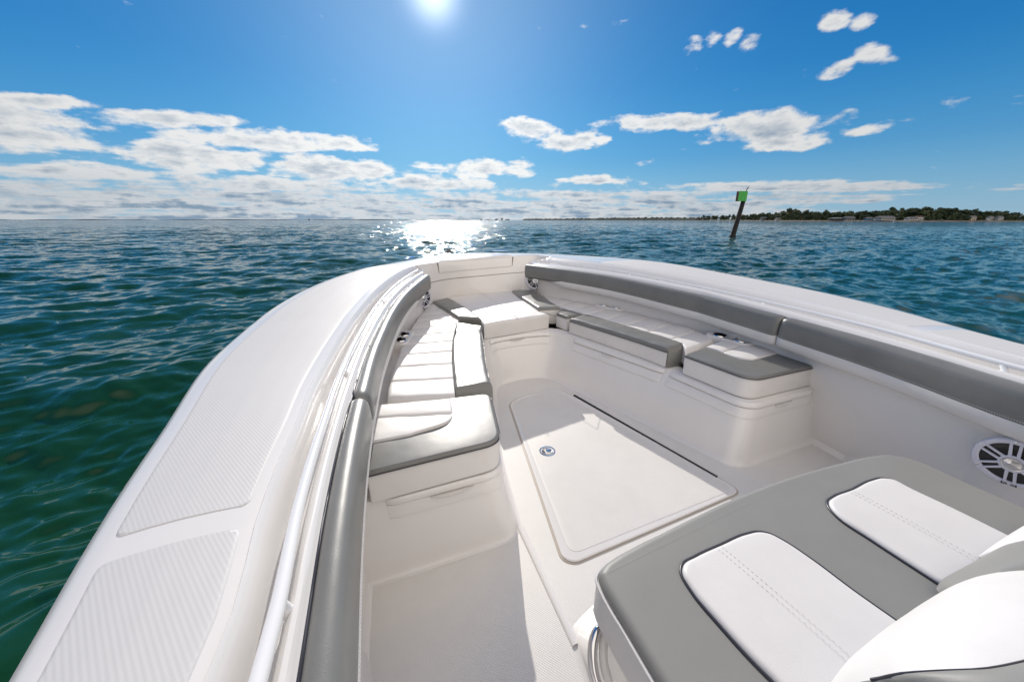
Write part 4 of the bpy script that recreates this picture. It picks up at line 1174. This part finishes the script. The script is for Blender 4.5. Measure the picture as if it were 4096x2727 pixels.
# land
SH = [(2080, 4200), (2300, 2600), (2600, 1450), (2850, 900), (3000, 700), (3140, 560), (3330, 480), (3616, 430), (3888, 410), (4096, 395), (4400, 380), (4900, 330)]
def shz(u):
    for (a, za), (b, zb) in zip(SH, SH[1:]):
        if a <= u <= b: return 1/((1/za)+((1/zb)-(1/za))*(u-a)/(b-a))
    return SH[-1][1]
us = [2080+i*(4900-2080)/160 for i in range(161)]
rnd = random.Random(5)
wob = [rnd.uniform(-1, 1) for _ in us]
def shore(u, back=0, z=0): 
    zc = shz(u); p = hor(u, zc, z); d = Vector((p.x, p.y, 0)).normalized(); n_ = Vector((.80, .60, 0))
    return p+n_*back
mb = MB(); mb.grid([[shore(u, -3-wob[i], -.6), shore(u, 0, .15), shore(u, 3+wob[i], .7), shore(u, 7+2*wob[i], 1.15)] for i, u in enumerate(us)])
o = obj('beach', mb, pmat('brown_sand', (.16, .12, .08), .9, var=(.2, .4)), None, 50); o['kind'] = 'structure'
mb = MB(); mb.grid([[shore(u, 7+2*wob[i], 1.15), shore(u, 30, 1.6), shore(u, 120, 2.5), shore(u, 900, 5), shore(u, 4000, 5)] for i, u in enumerate(us)])
o = obj('ground', mb, pmat('shore_grass', (.05, .065, .025), .9, var=(.1, .4)), None, 50); o['kind'] = 'structure'
# trees: prototypes with trunk, limbs and a crown of leaf clumps
def leafmat(nm, c): return pmat(nm, c, .7, var=(.35, .45))
LM = [leafmat('dark_green_leaves', (.032, .058, .020)), leafmat('mid_green_leaves', (.055, .085, .024)), leafmat('olive_leaves', (.11, .105, .028)), leafmat('rust_leaves', (.13, .075, .03))]
bark = pmat('tree_bark', (.05, .04, .03), .9)
def tree_proto(seed, lm, H=13, Wd=6.2):
    rnd = random.Random(seed); t = thing('tree', 'x', 'tree')
    m_ = MB(); m_.tube([Vector((0, 0, -.5)), Vector((.1, 0, H*.25)), Vector((.0, .2, H*.55)), Vector((.2, .1, H*.8))], [.38, .3, .2, .06], 8)
    for k in range(6):
        a = rnd.random()*6.28; z = H*rnd.uniform(.25, .5); q = Vector((math.cos(a), math.sin(a), .8))
        m_.tube([Vector((.05, 0, z)), Vector((.05, 0, z))+q*Wd*.28, Vector((.05, 0, z))+q*Wd*.45], [.13, .08, .03], 6)
    obj('trunk', m_, bark, t, 60)
    m_ = MB(); lob = []
    for k in range(17):
        a = rnd.random()*6.28; r = Wd*.70*math.sqrt(rnd.random()); z = H*rnd.uniform(.16, .84)
        r *= 1.1-.75*max(0, (z/H-.45))
        lob.append((Vector((math.cos(a)*r, math.sin(a)*r, z)), Wd*rnd.uniform(.24, .42)))
    lob.append((Vector((0, 0, H*.86)), Wd*.32))
    for c, R_ in lob:
        for k in range(62):
            d = Vector((rnd.gauss(0, 1), rnd.gauss(0, 1), rnd.gauss(0, 1))).normalized(); p = c+Vector((d.x, d.y, d.z*.75))*R_*rnd.uniform(.72, 1.06)
            s = rnd.uniform(.35, .75); x = d.orthogonal().normalized(); y = d.cross(x); x = x+d*rnd.uniform(-.6, .6); y = y+d*rnd.uniform(-.6, .6)
            m_.face([m_.add(p+x*s), m_.add(p+y*s), m_.add(p-x*s*.9), m_.add(p-y*s)])
    obj('crown', m_, lm, t, None, False)
    return t
KN = ['dark green tree', 'mid green tree', 'olive green tree', 'rust tinged tree']
protos = [tree_proto(10+i, LM[[0, 0, 1, 1, 2, 3][i]], [14, 12.5, 13, 11, 11, 10][i], [6.5, 7.0, 6.0, 6.8, 6.2, 5.6][i]) for i in range(6)]
pk = [0, 0, 1, 1, 2, 3]
used = [False]*6
def put_tree(i, loc, sc, rz, label, group):
    src = protos[i]
    if not used[i]: o = src; used[i] = True
    else:
        o = src.copy(); C.objects.link(o)
        for ch in src.children:
            c = ch.copy(); C.objects.link(c); c.parent = o
    o.location = loc; o.scale = (sc, sc, sc*random.uniform(.9, 1.12)); o.rotation_euler = (0, 0, rz); o['label'] = label; o['category'] = 'tree'; o['group'] = group
random.seed(11)
u = 2780.
cnt = 0
HOUSES = [(3516, 3574, 26), (3330, 3381, 24), (3386, 3422, 24), (3469, 3499, 22), (3638, 3674, 24), (3677, 3704, 28), (3895, 3918, 26), (3971, 3990, 22), (4006, 4027, 24), (3045, 3072, 30), (3104, 3127, 28)]
ZN = [(2870, 'at the left end of the wood'), (2950, 'just left of the green marker'), (3035, 'just right of the green marker'), (3090, 'by the grey gabled house'), (3180, 'by the small pale house'), (3300, 'between the pale house and the long dark house'),
      (3385, 'by the long low dark house'), (3445, 'by the dark grey gabled house'), (3505, 'by the small blue house'), (3600, 'by the large white house'), (3680, 'by the low hipped white house'), (3760, 'by the taller white house'), (3860, 'left of the tan gabled house'), (3930, 'by the tan gabled house'), (3995, 'by the brown shed'), (4060, 'by the rightmost white house'), (9999, 'at the right edge of the view')]
zone = lambda u: next(n for lim, n in ZN if u < lim)
while u < 4250:
    zc = shz(u)
    for row, back in enumerate((16, 42, 75) if u > 3000 else (18, 60)):
        uu = u+random.uniform(-6, 6)
        if row == 0 and (any(a-9 < uu < b+9 for a, b, _ in HOUSES) or random.random() < .25): continue
        p = shore(uu, back+random.uniform(-8, 8), 1.3+back*.012)
        hill = 1.0+.28*math.exp(-((u-3170)/60)**2)+.22*math.exp(-((u-3780)/110)**2)-.12*math.exp(-((u-3420)/60)**2)-.25*ss(u, 3990, 4050)
        i = random.choices(range(6), [4, 4, 3, 3, 2.2 if row else 1, .9])[0]
        sc = hill*random.uniform(.78, 1.0)*(.82, 1.0, 1.15)[row]
        if row == 0: sc *= .72
        rw = ('front', 'middle', 'back')[row]
        
        put_tree(i, p, sc, random.random()*6.28, f'{KN[pk[i]]} in the {rw} row {zone(uu)}', f'{rw} row {KN[pk[i]]}s {zone(uu)}')
        cnt += 1
    u += 15.6*(430/zc)**.75*(1.0 if u > 3000 else 1.25)
print('trees', cnt)
# distant woods that read as one mass
mb = MB(); rnd = random.Random(9)
for i in range(150):
    u = 2095+i*4.9; zc = shz(u)*1.02; c = shore(u, 30, 0); R_ = zc*.0062*rnd.uniform(.8, 1.2); H = zc*(.0036+.0045*ss(u, 2100, 2700))*rnd.uniform(.75, 1.15)
    rows = []
    for k in range(6):
        a = math.pi/2*k/5; rows.append([c+Vector((math.cos(6.283*j/10)*R_*math.cos(a)*(1+.25*rnd.random()), math.sin(6.283*j/10)*R_*math.cos(a)*(1+.25*rnd.random()), H*math.sin(a)*(1+.15*rnd.random()))) for j in range(10)])
    mb.grid(rows, closed=True)
o = obj('far_woods', mb, pmat('far_woodland', (.035, .055, .04), .9, var=(.02, .3)), None, 60); o['kind'] = 'stuff'
# far low coast on the left
mb = MB(); rnd = random.Random(4); rows = []
for i in range(200):
    u = -400+i*12.2; zc = 6500; p = hor(u, zc); q = Vector((p.x, p.y, 0)).normalized(); h = 9+4*math.sin(i*.13)+3*math.sin(i*.41+1)+2*rnd.random()
    if u > 1800: h *= max(.15, (2040-u)/240)
    rows.append([p+Vector((0, 0, -2)), p+Vector((0, 0, h*.8)), p+q*80+Vector((0, 0, h)), p+q*700+Vector((0, 0, h))])
mb.grid(rows); o = obj('hills', mb, pmat('haze_tinted_coast', (.03, .06, .10), .95), None, 60); o['kind'] = 'structure'  # haze over the far coast put into the colour as blue

# houses
WH = pmat('white_siding', (.42, .42, .41), .6); GR = pmat('grey_shingles', (.12, .125, .13), .85); GW = pmat('grey_siding', (.17, .18, .19), .7); BL = pmat('blue_siding', (.10, .20, .32), .6)
BR = pmat('brown_shingles', (.10, .06, .045), .85); GL = pmat('window_glass', (.03, .04, .05), .1); TAN = pmat('tan_siding', (.42, .36, .28), .7); DK = pmat('dark_siding', (.05, .05, .05), .7)
def house(u0, u1, back, wall, roof, H, rh, hip, label, nwin=3, st=1, chim=False):
    uc = (u0+u1)/2; a, b = shore(u0, back, 0), shore(u1, back, 0); c = (a+b)/2; z0 = 1.3; c.z = z0
    # width across the line of sight
    vd_ = Vector((c.x, c.y, 0)).normalized(); fd = Vector((c.x*0+math.sin(YAW), math.cos(YAW), 0))
    px_m = shz(uc)/F; Wd = (u1-u0)*px_m; x = Vector((fd.y, -fd.x, 0)); y = fd; D = Wd*.62
    t = thing('house', label, 'house', c); T = lambda X, Y, Z: c+x*X+y*Y+Vector((0, 0, Z))
    m_ = MB()
    for q in ([(-.5, -.5), (.5, -.5), (.5, .5), (-.5, .5)],):
        lo = [m_.add(T(X*Wd*.94, Y*D*.9, 0)) for X, Y in q]; hi = [m_.add(T(X*Wd*.94, Y*D*.9, H)) for X, Y in q]
        for i in range(4): m_.face((lo[i], lo[(i+1) % 4], hi[(i+1) % 4], hi[i]))
        m_.face(hi)
        if not hip:
            for s in (-1, 1):
                m_.face([m_.add(T(s*Wd*.47, -D*.45, H)), m_.add(T(s*Wd*.47, D*.45, H)), m_.add(T(s*Wd*.47, 0, H+rh*.92))])
    obj('wall', m_, wall, t, None)
    m_ = MB(); e = .5*(1-.45*hip); ev = .06
    for dz in (0,):
        A = [m_.add(T(X*Wd, Y*D, H-ev)) for X, Y in ((-.52, -.54), (.52, -.54), (.52, .54), (-.52, .54))]; B = [m_.add(T(-Wd*e, 0, H+rh)), m_.add(T(Wd*e, 0, H+rh))]
        m_.face((A[0], A[1], B[1], B[0])); m_.face((A[2], A[3], B[0], B[1]))
        m_.face((A[1], A[2], B[1])); m_.face((A[3], A[0], B[0])); 
    rf = obj('roof', m_, roof, t, None)
    if chim: m_ = MB(); m_.box(T(Wd*.2, 0, H+rh), (.9, .9, 1.6)); obj('chimney', m_, BR, rf, None)
    ww = Wd*.82/nwin
    for fl in range(st):
        for k in range(nwin):
            X = (k-(nwin-1)/2)*ww; z = .9+fl*2.7; m_ = MB()
            if fl == 0 and k == nwin//2:
                m_.grid([[T(X-.55, -D*.45-.05, .05), T(X+.55, -D*.45-.05, .05)], [T(X-.55, -D*.45-.05, 2.1), T(X+.55, -D*.45-.05, 2.1)]]); obj('door', m_, DK, t, None)
            else:
                m_.grid([[T(X-ww*.27, -D*.45-.05, z), T(X+ww*.27, -D*.45-.05, z)], [T(X-ww*.27, -D*.45-.05, z+1.3), T(X+ww*.27, -D*.45-.05, z+1.3)]]); obj('window', m_, GL, t, None)
house(3516, 3574, 9, WH, GR, 3.0, 2.6, 0, 'large white house with a grey gable roof on the shore', 5, 1)
house(3330, 3381, 12, DK, GR, 2.6, 1.4, 1, 'long low dark house with a pale roof edge near the shore', 5)
house(3386, 3422, 14, GW, GR, 3.4, 2.0, 0, 'dark grey house with a gable beside the long low one', 3)
house(3469, 3499, 11, BL, GR, 2.8, 1.6, 1, 'small blue house left of the large white house', 3)
house(3638, 3674, 11, WH, GR, 2.5, 2.0, 1, 'low white house under a broad grey hipped roof', 3)
house(3677, 3704, 14, WH, BR, 4.2, 1.4, 1, 'taller white house right of the low hipped one', 3, 1, True)
house(3895, 3918, 12, TAN, GR, 3.6, 2.0, 0, 'tan gabled house between dark trees', 2)
house(3971, 3990, 12, WH, GR, 3.4, 1.6, 0, 'small white house left of the brown shed, far right', 2)
house(3991, 4004, 14, BR, BR, 3.0, 1.2, 0, 'brown shed between two white houses, far right', 1)
house(4006, 4027, 11, WH, GR, 3.3, 1.9, 0, 'white house nearest the right edge of the shore', 2)
house(3045, 3072, 14, GW, GR, 3.8, 2.4, 0, 'grey gabled house just right of the green marker', 3)
house(3104, 3127, 10, WH, GR, 2.8, 1.5, 1, 'small pale house under the tallest trees', 2)
# skiffs at the beach
for k, (u, ln) in enumerate(((3412, 6), (3438, 5), (3458, 5), (3580, 7))):
    c = shore(u, -2, .1); m_ = MB(); rows = []
    for i in range(9):
        s = -1+i/4; w = (1-max(0, s)**2.2)*.9; zt = .75+.25*max(0, s)
        rows.append([c+Vector((s*ln/2, w, zt)), c+Vector((s*ln/2, w*.75, .1)), c+Vector((s*ln/2, 0, -.15)), c+Vector((s*ln/2, -w*.75, .1)), c+Vector((s*ln/2, -w, zt))])
    m_.grid(rows); t = thing('skiff', ['small white skiff moored off the long dark house', 'white skiff in the middle of three moored together', 'white skiff moored off the blue house', 'longer white boat moored off the large white house'][k], 'boat', c, 'small boats moored along the shore')
    obj('hull', m_, WH, t, 60)
    m_ = MB(); m_.box(c+Vector((0, 0, .8)), (1.2, .9, .8)); obj('console', m_, WH, t, None)
# radio mast
c = far(4001, 868, 620); c.z = 3; tp_ = far(4006, 846, 620); m_ = MB(); t = thing('radio_mast', 'thin lattice radio mast rising above the trees at far right', 'mast', c)
H = tp_.z-3
for s in ((1, 0), (-.5, .87), (-.5, -.87)): m_.tube([c+Vector((s[0]*1.4, s[1]*1.4, 0)), c+Vector((s[0]*.5, s[1]*.5, H))], .10, 4)
for k in range(14):
    z = H*k/14; r = 1.4-.9*k/14; q = [c+Vector((s[0]*r, s[1]*r, z)) for s in ((1, 0), (-.5, .87), (-.5, -.87))]
    for i in range(3): m_.tube([q[i], q[(i+1) % 3]+Vector((0, 0, H/14))], .06, 4)
obj('lattice', m_, pmat('red_mast_paint', (.35, .12, .10), .6), t, None)
m_ = MB(); m_.box(tp_, (3.4, .3, .3)); m_.box(tp_+Vector((0, 0, 1)), (.3, .3, 2)); obj('antenna', m_, GW, t, None)
# ships on the horizon
def ship(u, zc, Lm, Hm, label, tall):
    c = hor(u, zc, 0); t = thing('ship', label, 'ship', c); x = Vector((math.cos(YAW), -math.sin(YAW), 0)); m_ = MB(); rows = []
    for i in range(9):
        s = -1+i/4; w = (1-abs(s)**3)*Lm*.09+.3
        rows.append([c+x*(s*Lm/2)+Vector((0, w, Hm*.28)), c+x*(s*Lm/2*.9)+Vector((0, w*.8, -1)), c+x*(s*Lm/2*.9)+Vector((0, -w*.8, -1)), c+x*(s*Lm/2)+Vector((0, -w, Hm*.28))])
    m_.grid(rows, closed=True); m_.face([0, 1, 2, 3]); hl = obj('hull', m_, DK, t, None)
    m_ = MB(); m_.box(c+x*(-Lm*.15 if not tall else 0)+Vector((0, 0, Hm*.42)), (Lm*.3, Lm*.12, Hm*.3)); obj('superstructure', m_, GW, t, None)
    m_ = MB(); m_.tube([c+Vector((0, 0, Hm*.5)), c+Vector((0, 0, Hm))], [Hm*.03, Hm*.015], 6); obj('mast', m_, DK, t, None)
ship(1236, 3000, 22, 22, 'small dark ship with a mast on the left horizon', True)
ship(1517, 4200, 60, 12, 'long low barge on the horizon near the sun glitter', False)
# harbour skyline
for k, (u, w, h) in enumerate(((1925, 30, 14), (1950, 46, 10), (1985, 40, 16), (2008, 26, 24), (2030, 60, 12))):
    c = hor(u, 5200, 0); m_ = MB(); m_.box(c+Vector((0, 0, h/2)), (w, 30, h)); m_.box(c+Vector((w*.2, 0, h*1.15)), (w*.3, 20, h*.4)); t = thing('building', ['low harbour shed leftmost on the far skyline', 'long flat harbour building second on the skyline', 'blocky harbour building in the skyline middle', 'tallest narrow block on the far skyline', 'broad flat building at the right end of the skyline'][k], 'building', c)
    obj('wall', m_, GW, t, None)
for u in (1960, 1996):
    c = hor(u, 5200, 0); t = thing('harbour_crane', 'tiny harbour crane on the far skyline, ' + ('left one' if u < 1970 else 'right one'), 'crane', c); m_ = MB()
    m_.tube([c, c+Vector((0, 0, 24))], 1.6, 5); m_.tube([c+Vector((-14, 0, 20)), c+Vector((20, -6, 30))], 1.2, 5); obj('boom', m_, DK, t, None)
